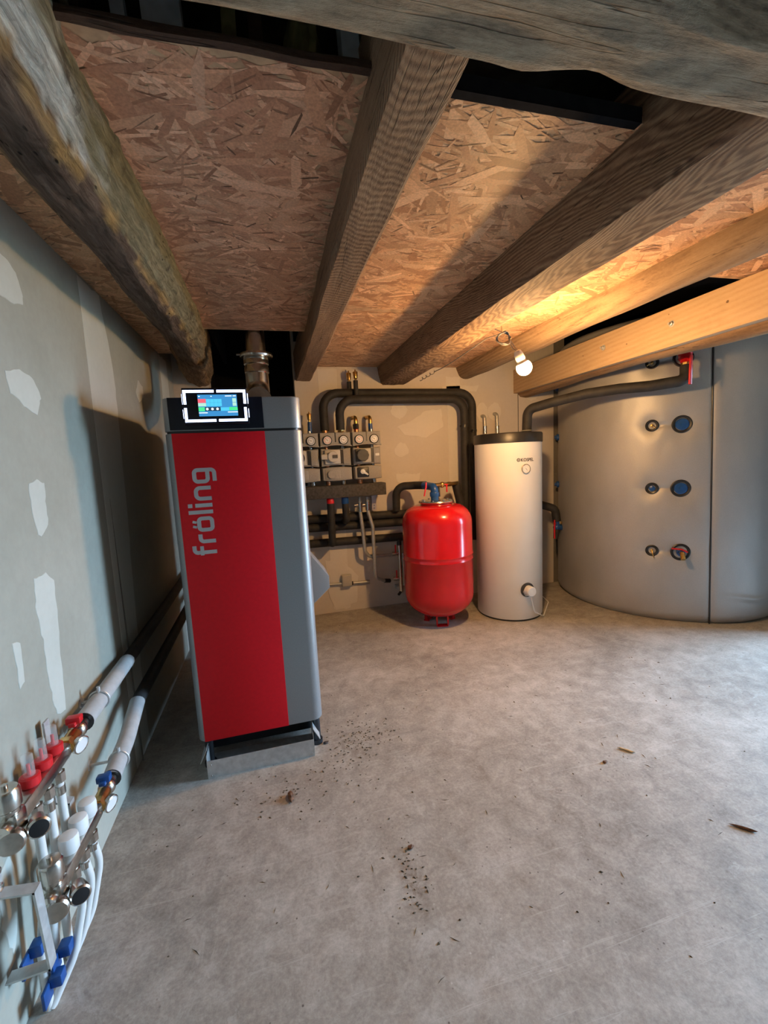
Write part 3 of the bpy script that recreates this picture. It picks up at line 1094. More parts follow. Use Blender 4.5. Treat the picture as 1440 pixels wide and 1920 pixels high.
def tile(name, u0, u1, v0, v1, m):
    W, H_ = sx1 - sx0, sz1 - sz0
    part(name, MB().box((sx0 + W * u0, YD - 0.0018, sz0 + H_ * v0), (sx0 + W * u1, YD - 0.0009, sz0 + H_ * v1)), m, scr)


tile('red_tile', 0.0, 0.20, 0.62, 0.80, 'ui_red')
tile('pale_tile', 0.0, 0.20, 0.46, 0.61, 'ui_pale')
for i in range(4):
    for j in range(2):
        tile('value_tile', 0.205 + i * 0.10, 0.30 + i * 0.10, 0.46 + j * 0.17, 0.62 + j * 0.17, 'ui_cyan')
tile('side_icon', 0.88, 0.98, 0.64, 0.82, 'ui_pale')
tile('side_icon', 0.88, 0.98, 0.46, 0.62, 'ui_pale')
tile('menu_band', 0.16, 0.56, 0.24, 0.42, 'ui_dark')
tile('menu_band', 0.56, 0.78, 0.24, 0.40, 'ui_cyan')
tile('status_button', 0.0, 0.155, 0.23, 0.42, 'ui_green')
tile('status_button', 0.785, 1.0, 0.25, 0.41, 'ui_green')
W_, H_ = sx1 - sx0, sz1 - sz0
for uu in (0.22, 0.35, 0.48):
    part('round_icon', MB().lathe([(0.0048, 0), (0.0048, 0.0012)], (sx0 + W_ * uu, YD - 0.0010, sz0 + H_ * 0.33), (0, -1, 0), 16), 'ui_white', scr)
for u0, u1, v0 in ((0.0, 0.22, 0.14), (0.74, 1.0, 0.16), (0.70, 0.87, 0.91), (0.90, 0.98, 0.91), (0.02, 0.06, 0.90), (0.33, 0.36, 0.90)):
    tile('text_line', u0, u1, v0, v0 + 0.035, 'ui_white')

# plinth, feet, tray
part('plinth', MB().box((-0.375, 2.03, 0.03), (0.11, 2.90, 0.14)), 'black_metal', boiler)
for fx in (BX0 + 0.035, BX1 - 0.03):
    for fy in (1.955, 2.86):
        part('foot', MB().cyl((fx, fy, 0.0), (fx, fy, 0.152), 0.018, seg=14).cyl((fx, fy, 0.0), (fx, fy, 0.02), 0.026, seg=14), 'black_metal', boiler)
tray = thing('ash_tray', 'galvanised sheet metal tray on the floor under the red boiler door', 'tray', (-0.14, 1.9, 0))
part('front_sheet', MB().box((-0.371, 1.860, 0.0), (0.093, 1.862, 0.082)), 'galv', tray)
part('base_sheet', MB().box((-0.371, 1.862, 0.0), (0.093, 2.028, 0.003)), 'galv', tray)
for x_ in (-0.371, 0.091):
    part('side_sheet', MB().box((x_, 1.8625, 0.003), (x_ + 0.002, 2.028, 0.105)), 'galv', tray)
for x_, sgn in ((-0.372, -1), (0.094, 1)):
    mb = MB().add([(x_, 1.885, 0.118), (x_, 2.0, 0.118), (x_ + sgn * 0.03, 2.0, 0.06), (x_ + sgn * 0.03, 1.885, 0.06),
                   (x_ - sgn * 0.002, 1.885, 0.116), (x_ - sgn * 0.002, 2.0, 0.116), (x_ + sgn * 0.028, 2.0, 0.058), (x_ + sgn * 0.028, 1.885, 0.058)],
                  [(0, 1, 2, 3), (7, 6, 5, 4), (0, 4, 5, 1), (1, 5, 6, 2), (2, 6, 7, 3), (3, 7, 4, 0)])
    part('bent_flap', mb, 'galv', tray)
for x_, z_ in ((-0.355, 0.012), (-0.355, 0.062), (0.08, 0.012)):
    part('rivet', MB().lathe([(0.004, 0), (0.003, 0.002)], (x_, 1.860, z_), (0, -1, 0), 10), 'steel', tray)

# burner housing on the boiler's right side
mb = MB().prism([(0.130, 0.905), (0.269, 0.708), (0.269, 0.640), (0.130, 0.520)], lambda x, z, t: (x, 2.56 - 0.21 * t, z), 0.004)
part('burner_cover', mb, 'boiler_grey', boiler)

# flue
fl = thing('flue_pipe', 'stainless steel flue pipe rising behind the boiler into the black shaft', 'flue', (-0.03, 2.80, 1.6))
FX, FY = -0.035, 2.80
p = fillet([(FX, 2.58, 1.715), (FX, FY, 1.77), (FX - 0.002, FY, 1.93)], 0.10, 8)
part('elbow', MB().tube(p, 0.068, 28), 'steel', fl)
part('boiler_collar', MB().lathe([(0.072, 0), (0.072, 0.06), (0.068, 0.06)], (FX, 2.575, 1.713), (0, 1, 0.27), 28), 'steel', fl)
part('sleeve', MB().lathe([(0.068, 1.90), (0.072, 1.905), (0.072, 1.935), (0.069, 1.94), (0.069, 1.95), (0.073, 1.955), (0.073, 1.985), (0.070, 1.99)], (FX, FY, 0), seg=32), 'steel', fl)
part('clamp_ring', MB().lathe([(0.072, 1.99), (0.094, 1.995), (0.098, 2.005), (0.094, 2.018), (0.072, 2.022)], (FX + 0.004, FY, 0), seg=36), 'steel', fl)
part('clamp_bolt', MB().cyl((FX - 0.11, FY - 0.03, 2.006), (FX - 0.085, FY - 0.03, 2.006), 0.007, seg=10), 'steel', fl)
part('riser', MB().lathe([(0.058, 2.02), (0.058, 3.05)], (FX + 0.004, FY, 0), seg=32), 'steel', fl)

# ================================================================== pump groups on the back wall
GF = 3.50                         # front of the foam shells
GD = 0.15


def gauge(par, x, y, z, ring, r=0.038, needle=-0.7, tilt=(0, -1, 0)):
    g = part('gauge', MB().lathe([(r, 0), (r, 0.010), (r * 0.86, 0.012), (r * 0.82, 0.008)], (x, y, z), tilt, 28), 'black_plastic', par)
    part('dial', MB().lathe([(r * 0.82, 0.0), (r * 0.82, 0.0095)], (x, y, z), tilt, 28), 'dial', g)
    part('colour_ring', MB().lathe([(r * 0.62, 0.0), (r * 0.62, 0.0100), (r * 0.56, 0.0101)], (x, y, z), tilt, 28), ring, g)
    part('dial_centre', MB().lathe([(r * 0.55, 0.0), (r * 0.55, 0.0104)], (x, y, z), tilt, 24), 'dial', g)
    c, s = math.cos(needle), math.sin(needle)
    L = r * 0.72
    nb = MB()
    pts = [(-c * L * 0.3, -s * L * 0.3), (s * 0.0018, -c * 0.0018), (c * L, s * L), (-s * 0.0018, c * 0.0018)]
    nb.prism(pts, lambda u_, v_, t: (x + u_, y - 0.0102 - 0.0012 * t, z + v_))
    part('needle', nb, 'ink', g)
    return g


def curved_shell(x0, x1, z0, z1, sag_b=0.0, sag_t=0.0, y0=GF, depth=GD, bev=0.010, n=8):
    poly = [(x0 + (x1 - x0) * k / n, z0 - sag_b * math.sin(math.pi * k / n)) for k in range(n + 1)]
    poly += [(x1 - (x1 - x0) * k / n, z1 + sag_t * math.sin(math.pi * k / n)) for k in range(n + 1)]
    return MB().prism(poly, lambda u_, v_, t: (u_, y0 + depth - depth * t, v_), bev)


def pump_group(x0, x1, label, variant):
    g = thing('pump_group', label, 'pump group', ((x0 + x1) / 2, GF + 0.08, 1.18), 'pump groups on the distribution bar')
    xm = (x0 + x1) / 2
    w = x1 - x0
    for k, fx in enumerate((0.23, 0.76)):
        gx = x0 + w * fx
        part('riser_pipe', MB().cyl((gx, GF + 0.09, 1.13), (gx, GF + 0.09, 1.60), 0.016, seg=14), 'copper' if k == 0 else 'steel', g)
    top = part('upper_shell', curved_shell(x0, x1, 1.468, 1.578, -0.012, 0.0), 'epp', g)
    part('shell_slot', MB().box((xm - 0.006, GF - 0.001, 1.500), (xm + 0.004, GF + 0.02, 1.5785)), 'black_plastic', top)
    part('shell_lip', curved_shell(x0 - 0.002, x1 + 0.004, 1.462, 1.474, -0.012, 0.012, GF - 0.006, 0.02, 0.003), 'epp', top)
    for k, fx in enumerate((0.23, 0.76)):
        gauge(g, x0 + w * fx, GF - 0.001, 1.516, 'red_plastic' if k == 0 else 'blue_plastic', needle=2.3 + 0.5 * k if variant != 'b' else 2.5)
    mid = part('middle_shell', curved_shell(x0 + 0.002, x1 - 0.004, 1.305, 1.452, -0.008, -0.008, GF + 0.012, GD - 0.01, 0.008), 'epp', g)
    part('shell_recess', MB().box((x0 + w * 0.62, GF + 0.006, 1.325), (x0 + w * 0.70, GF + 0.03, 1.440)), 'black_plastic', mid)
    part('side_pad', MB().box((x0 + w * 0.72, GF + 0.000, 1.318), (x1 - 0.012, GF + 0.03, 1.442), 0.006), 'epp', mid)
    low = part('lower_shell', curved_shell(x0 + 0.004, x1 - 0.002, 1.190, 1.292, 0.008, 0.008, GF, GD, 0.016), 'epp', g)
    px = x0 + w * 0.33
    if variant == 'a':
        bd = part('pump_body', MB().box((px - 0.055, GF - 0.012, 1.322), (px + 0.075, GF + 0.03, 1.440), 0.010), 'pump_light', g, 'pale plastic pump housing')
        part('pump_motor', MB().lathe([(0.046, 0), (0.046, 0.03), (0.040, 0.036)], (px + 0.010, GF - 0.010, 1.383), (0, -1, 0), 30), 'pump_light', bd)
        part('pump_display', MB().box((px + 0.004, GF - 0.050, 1.370), (px + 0.044, GF - 0.044, 1.398)), 'pump_dark', bd)
        part('pump_plug', MB().box((px - 0.085, GF - 0.035, 1.362), (px - 0.030, GF + 0.005, 1.404), 0.005), 'pump_light', bd)
    elif variant == 'b':
        bd = part('pump_body', MB().box((px - 0.055, GF - 0.010, 1.322), (px + 0.070, GF + 0.03, 1.440), 0.008), 'pump_light', g)
        part('pump_motor', MB().lathe([(0.052, 0), (0.052, 0.055), (0.046, 0.062)], (px - 0.012, GF - 0.008, 1.384), (0, -1, 0), 10), 'pump_dark', bd, 'dark eight-sided pump motor')
        part('pump_plug', MB().box((px - 0.062, GF - 0.02, 1.332), (px - 0.02, GF + 0.005, 1.436), 0.004), 'pump_dark', bd)
        part('name_strip', MB().box((x0 + w * 0.78, GF - 0.003, 1.376), (x0 + w * 0.92, GF + 0.002, 1.396), 0.001), 'white_plastic', mid)
    else:
        bd = part('pump_body', MB().box((px - 0.055, GF - 0.005, 1.322), (px + 0.060, GF + 0.03, 1.440), 0.008), 'pump_light', g)
        part('pump_motor', MB().lathe([(0.046, 0), (0.046, 0.03), (0.040, 0.036)], (px, GF - 0.005, 1.383), (0, -1, 0), 30), 'pump_dark', bd)
    if variant == 'b':
        act = part('mixer_plate', MB().box((px - 0.055, GF - 0.010, 1.202), (px + 0.045, GF + 0.01, 1.286), 0.008), 'black_plastic', low, 'black mixer plate')
        part('mixer_knob', MB().lathe([(0.022, 0), (0.020, 0.014)], (px - 0.010, GF - 0.010, 1.250), (0, -1, 0), 24), 'white_plastic', act)
        mb = MB().prism([(px - 0.012, 1.268), (px - 0.028, 1.246), (px + 0.030, 1.216), (px + 0.036, 1.226)], lambda u_, v_, t: (u_, GF - 0.012 - 0.016 * t, v_), 0.003)
        part('mixer_lever', mb, 'white_plastic', act)
    else:
        part('valve_pad', MB().box((px - 0.06, GF - 0.006, 1.198), (px + 0.068, GF + 0.01, 1.284), 0.008), 'epp', low)
        part('valve_knob', MB().lathe([(0.034, 0), (0.034, 0.012), (0.030, 0.016)], (px - 0.008, GF - 0.006, 1.240), (0, -1, 0), 28), 'epp', low)
    return g


pump_group(0.142, 0.388, 'grey foam pump group half hidden by the boiler edge', 'c')
pump_group(0.402, 0.652, 'grey foam pump group with a pale pump and black pipes rising from its top', 'a')
pump_group(0.668, 0.906, 'grey foam pump group with a dark round pump and black lever plate', 'b')

bar = thing('distribution_bar', 'long charcoal foam-clad manifold bar under the three pump groups', 'manifold', (0.5, 3.56, 1.04))
part('foam_cladding', MB().box((0.06, 3.475, 1.046), (0.928, 3.62, 1.148), 0.006), 'foam_bar', bar)
for x_ in (0.459, 0.586, 0.731, 0.853, 0.20, 0.33):
    part('outlet_ring', MB().cyl((x_, 3.59, 1.146), (x_, 3.59, 1.185), 0.020, seg=14), 'copper' if x_ in (0.459, 0.731, 0.20) else 'steel', bar)
part('wall_bracket', MB().box((0.835, 3.64, 0.90), (0.875, 3.648, 1.05)).box((0.835, 3.60, 1.03), (0.875, 3.69, 1.036)).box((0.835, 3.69, 0.90), (0.875, 3.699, 1.05)), 'bracket', bar)
for z_ in (0.92, 0.945):
    part('bracket_screw', MB().lathe([(0.007, 0), (0.005, 0.005)], (0.855, 3.64, z_), (0, -1, 0), 10), 'steel', bar)

# ================================================================== black insulated pipes
PR = 0.036


def foam_pipe(name, path, rad, label, r=PR, cat='pipe', group='black insulated pipes', root_only=False):
    P = [Vector(q) for q in path]
    t = thing(name, label, cat, tuple(P[0]), group)
    part('foam_sleeve', MB().tube(fillet(P, rad, 8), r, 18), 'foam', t)
    return t


pA = foam_pipe('insulated_pipe', [(0.459, 3.61, 1.600), (0.459, 3.625, 1.908), (1.812, 3.625, 1.900), (1.812, 3.63, 0.55)], 0.13,
               'black insulated pipe arching highest over the back wall from the pale pump')
pB = foam_pipe('insulated_pipe', [(0.583, 3.56, 1.600), (0.583, 3.555, 1.845), (1.700, 3.555, 1.835), (1.700, 3.58, 0.60)], 0.12,
               'black insulated pipe arching just below the highest one and dropping behind the red vessel')
for t, x_, yy in ((pA, 0.459, 3.61), (pB, 0.583, 3.56)):
    part('union_nut', MB().lathe([(0.022, 1.578), (0.026, 1.585), (0.026, 1.602)], (x_, yy - 0.005, 0), seg=6), 'brass', t)
for t, x_, z_ in ((pB, 1.700, 1.60), (pA, 1.812, 1.56)):
    part('pipe_clamp', MB().lathe([(PR + 0.001, -0.01), (PR + 0.003, -0.01), (PR + 0.003, 0.01), (PR + 0.001, 0.01)], (x_, 3.56 if t is pB else 3.625, z_), seg=20).cyl((x_ - 0.045, 3.55, z_), (x_ - 0.03, 3.555, z_), 0.008, seg=10), 'black_plastic', t)
for x_, t, lab in ((0.690, pA, ''), (0.735, pB, '')):
    yy = 3.625 if t is pA else 3.57
    zb = 1.93 if t is pA else 1.87
    part('vent_stem', MB().cyl((x_, yy, zb - 0.02), (x_, yy, 2.0), 0.019, seg=14), 'foam', t)
    part('air_vent', MB().lathe([(0.010, 1.99), (0.010, 2.012), (0.016, 2.016), (0.018, 2.03), (0.021, 2.065), (0.019, 2.070), (0.006, 2.074), (0.005, 2.088)], (x_, yy, 0), seg=18), 'brass', t, 'brass air vent')

foam_pipe('insulated_pipe', [(0.05, 3.656, 0.868), (1.55, 3.656, 0.838)], 0.05, 'topmost of the three black insulated pipes running level behind the red vessel')
foam_pipe('insulated_pipe', [(0.05, 3.656, 0.792), (1.55, 3.656, 0.764)], 0.05, 'middle one of the three black insulated pipes running level behind the red vessel')
foam_pipe('insulated_pipe', [(0.05, 3.656, 0.655), (1.55, 3.656, 0.630)], 0.05, 'lowest of the three black insulated pipes running level behind the red vessel')
tr = foam_pipe('drop_pipe', [(0.456, 3.53, 1.035), (0.453, 3.53, 0.66), (0.453, 3.615, 0.647)], 0.03, 'black insulated drop pipe with a red collar under the manifold bar', 0.030)
part('red_collar', MB().lathe([(0.020, 1.052), (0.030, 1.038), (0.0315, 1.005), (0.0305, 1.0)], (0.456, 3.53, 0), seg=20), 'red_plastic', tr)
tbp = foam_pipe('drop_pipe', [(0.580, 3.53, 1.035), (0.580, 3.53, 0.97), (0.586, 3.545, 0.85), (0.586, 3.615, 0.83)], 0.04, 'black insulated drop pipe with a blue collar under the manifold bar', 0.029)
part('blue_collar', MB().lathe([(0.020, 1.052), (0.031, 1.040), (0.032, 0.995), (0.030, 0.99)], (0.580, 3.53, 0), seg=20), 'blue_plastic', tbp)
pe = foam_pipe('elbow_pipe', [(1.045, 3.60, 0.89), (1.045, 3.58, 1.10), (1.20, 3.50, 1.105), (1.235, 3.36, 1.11)], 0.085, 'black insulated pipe bending up and over to the blue fitting of the red vessel', 0.034)
pd = foam_pipe('elbow_pipe', [(1.545, 3.44, 1.10), (1.585, 3.45, 0.95), (1.62, 3.50, 0.60)], 0.05, 'short black insulated pipe slanting down from the brass valve behind the red vessel', 0.036)

# small air vents and pipe ends above the groups
t = thing('air_vent', 'brass air vent on a blue stem next to the boiler edge', 'valve', (0.335, 3.60, 1.575), 'fittings above the pump groups')
part('stem', MB().cyl((0.335, 3.60, 1.575), (0.337, 3.60, 1.675), 0.019, 0.016, seg=16), 'blue_plastic', t)
part('vent_body', MB().lathe([(0.008, 1.67), (0.008, 1.69), (0.015, 1.695), (0.019, 1.735), (0.017, 1.742), (0.005, 1.745), (0.005, 1.757)], (0.337, 3.60, 0), seg=18), 'brass', t)
for x_, c, lab in ((0.722, 'red_plastic', 'brass elbow with a red collar above the dark pump'), (0.847, 'blue_plastic', 'brass elbow with a blue collar above the dark pump')):
    t = thing('wall_elbow', lab, 'fitting', (x_, 3.60, 1.575), 'fittings above the pump groups')
    part('collar', MB().cyl((x_, 3.60, 1.575), (x_, 3.60, 1.65), 0.0185, seg=16), c, t)
    if c == 'red_plastic':
        part('union_nut', MB().lathe([(0.02, 1.605), (0.026, 1.61), (0.026, 1.645), (0.02, 1.65)], (x_, 3.60, 0), seg=8), 'black_plastic', t)
    part('elbow', MB().tube(fillet([(x_, 3.60, 1.645), (x_, 3.60, 1.705), (x_ - 0.012, 3.70, 1.707)], 0.03, 6), 0.017, 16), 'brass', t)

# grey press pipes
t = thing('press_pipe', 'grey metal pipe curving from the bar to the small valve block, nearer the boiler', 'pipe', (0.716, 3.60, 0.5), 'grey press pipes')
part('tube', MB().tube(fillet([(0.716, 3.59, 1.03), (0.716, 3.59, 0.90), (0.726, 3.58, 0.75), (0.735, 3.58, 0.56), (0.775, 3.60, 0.500), (1.02, 3.62, 0.488)], 0.05, 6), 0.0155, 14), 'grey_pipe', t)
part('press_sleeve', MB().cyl((0.716, 3.59, 0.905), (0.716, 3.59, 0.985), 0.020, seg=16), 'chrome', t)
part('black_clip', MB().cyl((0.800, 3.60, 0.498), (0.825, 3.60, 0.497), 0.020, seg=12), 'black_plastic', t)
part('bleed_screw', MB().cyl((0.70, 3.585, 0.965), (0.665, 3.585, 0.962), 0.006, seg=10), 'chrome', t)
t = thing('press_pipe', 'grey metal pipe dropping lower from the bar, nearer the red vessel', 'pipe', (0.80, 3.60, 0.27), 'grey press pipes')
part('tube', MB().tube(fillet([(0.779, 3.57, 1.03), (0.779, 3.57, 0.91), (0.812, 3.56, 0.77), (0.812, 3.56, 0.45), (0.820, 3.57, 0.31), (0.905, 3.61, 0.262)], 0.04, 6), 0.0155, 14), 'grey_pipe', t)
part('press_sleeve', MB().cyl((0.779, 3.57, 0.915), (0.779, 3.57, 0.99), 0.020, seg=16), 'chrome', t)
part('black_clip', MB().cyl((0.905, 3.61, 0.262), (0.96, 3.63, 0.250), 0.019, seg=12), 'black_plastic', t)
part('bleed_screw', MB().cyl((0.765, 3.565, 0.965), (0.735, 3.565, 0.962), 0.006, seg=10), 'chrome', t)

# valve block behind the vessel
t = thing('valve_block', 'small upright chrome valve block with red levers behind the red vessel', 'valve', (1.05, 3.58, 0.0))
part('upright', MB().cyl((1.055, 3.60, 0.14), (1.055, 3.60, 0.58), 0.018, seg=14), 'chrome', t)
part('side_tube', MB().cyl((1.085, 3.60, 0.20), (1.085, 3.60, 0.50), 0.010, seg=12), 'chrome', t)
for z_, s_ in ((0.50, 1), (0.27, -1)):
    part('branch', MB().cyl((0.99, 3.61, z_), (1.055, 3.60, z_), 0.017, seg=12), 'chrome', t)
    part('lever', MB().box((1.005, 3.572, z_ + 0.01), (1.018, 3.580, z_ + 0.085), 0.003), 'red_plastic', t)
part('drain_cock', MB().cyl((1.055, 3.60, 0.15), (1.02, 3.57, 0.13), 0.012, seg=12), 'black_metal', t)
part('wall_plate', MB().box((1.02, 3.62, 0.16), (1.09, 3.70, 0.19)), 'galv', t)
part('top_cap', MB().lathe([(0.020, 0.575), (0.020, 0.60), (0.010, 0.62)], (1.055, 3.60, 0), seg=12), 'black_plastic', t)

# junction box with conduit
t = thing('junction_box', 'square beige junction box with grey conduit low on the back wall', 'junction box', (0.575, 3.68, 0.235))
part('box', MB().box((0.530, 3.655, 0.236), (0.618, 3.70, 0.340), 0.006), 'junction', t)
part('cover', MB().box((0.534, 3.650, 0.240), (0.614, 3.657, 0.336), 0.003), 'junction', t)
part('conduit', MB().cyl((0.25, 3.685, 0.268), (0.532, 3.682, 0.262), 0.0125, seg=12), 'grey_pipe', t)
part('conduit', MB().cyl((0.616, 3.682, 0.255), (0.785, 3.682, 0.248), 0.0125, seg=12), 'grey_pipe', t)
part('conduit_gland', MB().cyl((0.616, 3.682, 0.255), (0.632, 3.682, 0.2545), 0.017, seg=12), 'black_plastic', t)

# capped stubs above the white tank
for x_, zt_, lab in ((1.950, 1.695, 'grey pipe stub out of the wall above the white tank, nearer the black pipes'), (2.077, 1.712, 'grey pipe stub out of the wall above the white tank, nearer the silver tank')):
    t = thing('pipe_stub', lab, 'pipe', (x_, 3.66, 1.3), 'grey pipe stubs')
    part('tube', MB().tube(fillet([(x_ - 0.005, 3.71, zt_), (x_, 3.655, zt_), (x_ + 0.004, 3.655, 1.20)], 0.045, 7), 0.0155, 14), 'grey_pipe', t)
    part('press_sleeve', MB().cyl((x_ + 0.002, 3.655, 1.53), (x_ + 0.002, 3.655, 1.60), 0.0195, seg=14), 'chrome', t)

# ================================================================== red expansion vessel
VX, VY, VR = 1.249, 3.165, 0.277
ves = thing('expansion_vessel', 'glossy red expansion vessel standing on feet beside the white tank', 'vessel', (VX, VY, 0))
prof = []
for k in range(13):
    a = math.pi / 2 * k / 12
    prof.append((VR * math.sin(a) ** 0.85, 0.255 - 0.190 * math.cos(a)))
prof += [(VR, 0.30), (VR, 0.535), (VR + 0.004, 0.541), (VR + 0.001, 0.549), (VR + 0.001, 0.574), (VR + 0.004, 0.581), (VR, 0.588), (VR, 0.83)]
for k in range(1, 13):
    a = math.pi / 2 * k / 12
    r = 0.125 + (VR - 0.125) * math.cos(a) ** 0.75
    prof.append((r, 0.83 + 0.135 * math.sin(a) ** 1.1))
prof += [(0.122, 0.972), (0.118, 0.985)]
part('shell', MB().lathe(prof, (VX, VY, 0), seg=72), 'red_gloss', ves, ang=50)
part('flange', MB().lathe([(0.118, 0.980), (0.135, 0.982), (0.138, 0.990), (0.135, 0.998), (0.09, 1.002), (0.03, 1.004)], (VX, VY, 0), seg=48), 'chrome', ves, 'metal flange ring')
for k in range(8):
    a = 2 * math.pi * k / 8 + 0.2
    part('flange_bolt', MB().lathe([(0.008, 0.998), (0.008, 1.008)], (VX + 0.108 * math.cos(a), VY + 0.108 * math.sin(a), 0), seg=6), 'steel', ves)
for k in range(3):
    a = math.radians(-102 + 120 * k)
    ca, sa = math.cos(a), math.sin(a)
    R_, W2 = 0.105, 0.044
    tx, ty = -sa, ca
    mb = MB()
    for s_ in (-1, 1):
        p0 = Vector((VX + ca * R_ + tx * W2 * s_, VY + sa * R_ + ty * W2 * s_, 0.10))
        p1 = Vector((p0.x + ca * 0.0, p0.y + sa * 0.0, 0.006))
        e1, e2 = Vector((tx, ty, 0)) * 0.006, Vector((ca, sa, 0)) * 0.012
        mb.add([p0 + e1 + e2, p0 - e1 + e2, p0 - e1 - e2, p0 + e1 - e2, p1 + e1 + e2, p1 - e1 + e2, p1 - e1 - e2, p1 + e1 - e2],
               [(0, 1, 2, 3), (7, 6, 5, 4), (0, 4, 5, 1), (1, 5, 6, 2), (2, 6, 7, 3), (3, 7, 4, 0)])
    c0 = Vector((VX + ca * R_, VY + sa * R_, 0))
    e1, e2, e3 = Vector((tx, ty, 0)) * W2, Vector((ca, sa, 0)) * 0.022, Vector((0, 0, 0.008))
    mb.add([c0 + e1 + e2, c0 - e1 + e2, c0 - e1 - e2, c0 + e1 - e2, c0 + e1 + e2 + e3, c0 - e1 + e2 + e3, c0 - e1 - e2 + e3, c0 + e1 - e2 + e3],
           [(0, 1, 2, 3), (7, 6, 5, 4), (0, 4, 5, 1), (1, 5, 6, 2), (2, 6, 7, 3), (3, 7, 4, 0)])
    part('foot', mb, 'red_gloss', ves)
t = thing('vessel_valve', 'blue elbow and brass shut-off valve with red levers on the red vessel', 'valve', (VX, VY, 1.004))
part('blue_elbow', MB().tube(fillet([(VX - 0.01, VY, 1.004), (VX - 0.01, VY, 1.105), (VX - 0.04, VY + 0.15, 1.113)], 0.035, 7), 0.031, 20), 'blue_plastic', t)
part('blue_ring', MB().lathe([(0.036, 1.030), (0.038, 1.035), (0.038, 1.060), (0.036, 1.065)], (VX - 0.01, VY, 0), seg=24), 'blue_plastic', t)
part('brass_body', MB().tube([(VX + 0.02, VY + 0.06, 1.115), (VX + 0.16, VY + 0.11, 1.112), (VX + 0.32, VY + 0.28, 1.105)], 0.016, 14)
     .ball((VX + 0.09, VY + 0.085, 1.113), 0.025).lathe([(0.022, -0.012), (0.022, 0.012)], (VX + 0.17, VY + 0.12, 1.112), (1, 0.5, 0), 6), 'brass', t)
mb = MB().tube([(VX - 0.10, VY - 0.06, 1.150), (VX - 0.105, VY - 0.065, 1.115), (VX - 0.125, VY - 0.075, 1.045)], 0.006, 10)
part('red_lever', mb, 'red_plastic', t)
part('red_lever', MB().tube([(VX - 0.10, VY - 0.06, 1.112), (VX - 0.06, VY + 0.06, 1.112)], 0.006, 10), 'red_plastic', t)
part('red_lever', MB().box((VX + 0.118, VY + 0.065, 1.052), (VX + 0.130, VY + 0.073, 1.118), 0.003).box((VX + 0.100, VY + 0.065, 1.108), (VX + 0.135, VY + 0.073, 1.12), 0.003), 'red_plastic', t)
part('drain_cock', MB().cyl((VX + 0.055, VY + 0.07, 1.10), (VX + 0.05, VY + 0.055, 1.02), 0.009, seg=12), 'black_plastic', t)

# ================================================================== white hot-water tank
WX, WY, WR = 1.892, 3.167, 0.2666
wt = thing('hot_water_tank', 'slim cream white hot water cylinder with a black lid', 'water tank', (WX, WY, 0))
part('base_ring', MB().lathe([(WR - 0.012, 0), (WR - 0.002, 0.003), (WR - 0.002, 0.016)], (WX, WY, 0), seg=64), 'black_plastic', wt)
HA = math.atan2(2.882 - WY, 1.896 - WX + 0.0) + 0.02          # bearing of the heater opening


def on_tank(ang, z, r=WR):
    return Vector((WX + r * math.cos(ang), WY + r * math.sin(ang), z))


part('jacket', MB().lathe([(WR - 0.002, 0.014), (WR, 0.018), (WR, 1.424)], (WX, WY, 0), seg=96), 'tank_white', wt)
part('lid', MB().lathe([(WR + 0.001, 1.420), (WR + 0.006, 1.423), (WR + 0.006, 1.488), (WR, 1.497), (WR - 0.03, 1.500), (0.02, 1.503)], (WX, WY, 0), seg=96), 'black_plastic', wt, 'black lid')


def bearing(x, y):
    return math.atan2(y - WY, x - WX)


# heater with its recess and cable
ha = bearing(1.893, 2.90)
d = Vector((math.cos(ha), math.sin(ha), 0))
c0 = on_tank(ha, 0.258)
rec = part('heater_recess', MB().lathe([(0.058, -0.004), (0.058, 0.004), (0.052, 0.005), (0.050, 0.0015)], c0, d, 32), 'pump_dark', wt)
part('heater_cap', MB().lathe([(0.040, 0), (0.040, 0.05), (0.034, 0.058), (0.012, 0.060)], c0 + Vector((0.006, 0, -0.004)), d, 28), 'white_plastic', rec)
part('heater_nut', MB().lathe([(0.046, 0), (0.046, 0.008)], c0 + Vector((0.0, 0, -0.01)), d, 6), 'chrome', rec)
q0 = c0 + d * 0.05 + Vector((0, 0, -0.035))
part('heater_cable', MB().tube(fillet([q0, q0 + Vector((0.01, 0, -0.05)), q0 + Vector((0.035, 0.01, -0.14)), (2.02, 2.90, 0.03), (2.06, 2.93, 0.006), (2.3, 3.2, 0.006), (2.42, 3.6, 0.006)], 0.06, 6), 0.0045, 8), 'white_plastic', wt)
# thermometer
ta = bearing(1.886, 2.90)
tdir = Vector((math.cos(ta), math.sin(ta), 0))
c1 = on_tank(ta, 1.216)
g = part('thermometer', MB().lathe([(0.037, -0.003), (0.037, 0.010), (0.033, 0.012), (0.031, 0.008)], c1, tdir, 32), 'chrome', wt)
part('dial', MB().lathe([(0.031, 0), (0.031, 0.009)], c1, tdir, 32), 'dial', g)
uu, ww = Vector((-tdir.y, tdir.x, 0)), Vector((0, 0, 1))
nb = MB()
L = 0.024
pts = [(-0.5 * L * -0.6, 0.5 * L * 0.8), (0.0015, 0.001), (0.6 * L, -0.8 * L), (-0.0015, -0.001)]
nb.prism([(-0.008, 0.010), (0.0012, 0.0010), (0.013, -0.016), (-0.0012, -0.0010)], lambda a, b_, s_: c1 + uu * a + ww * b_ + tdir * (0.0088 + 0.001 * s_))
part('needle', nb, 'ink', g)
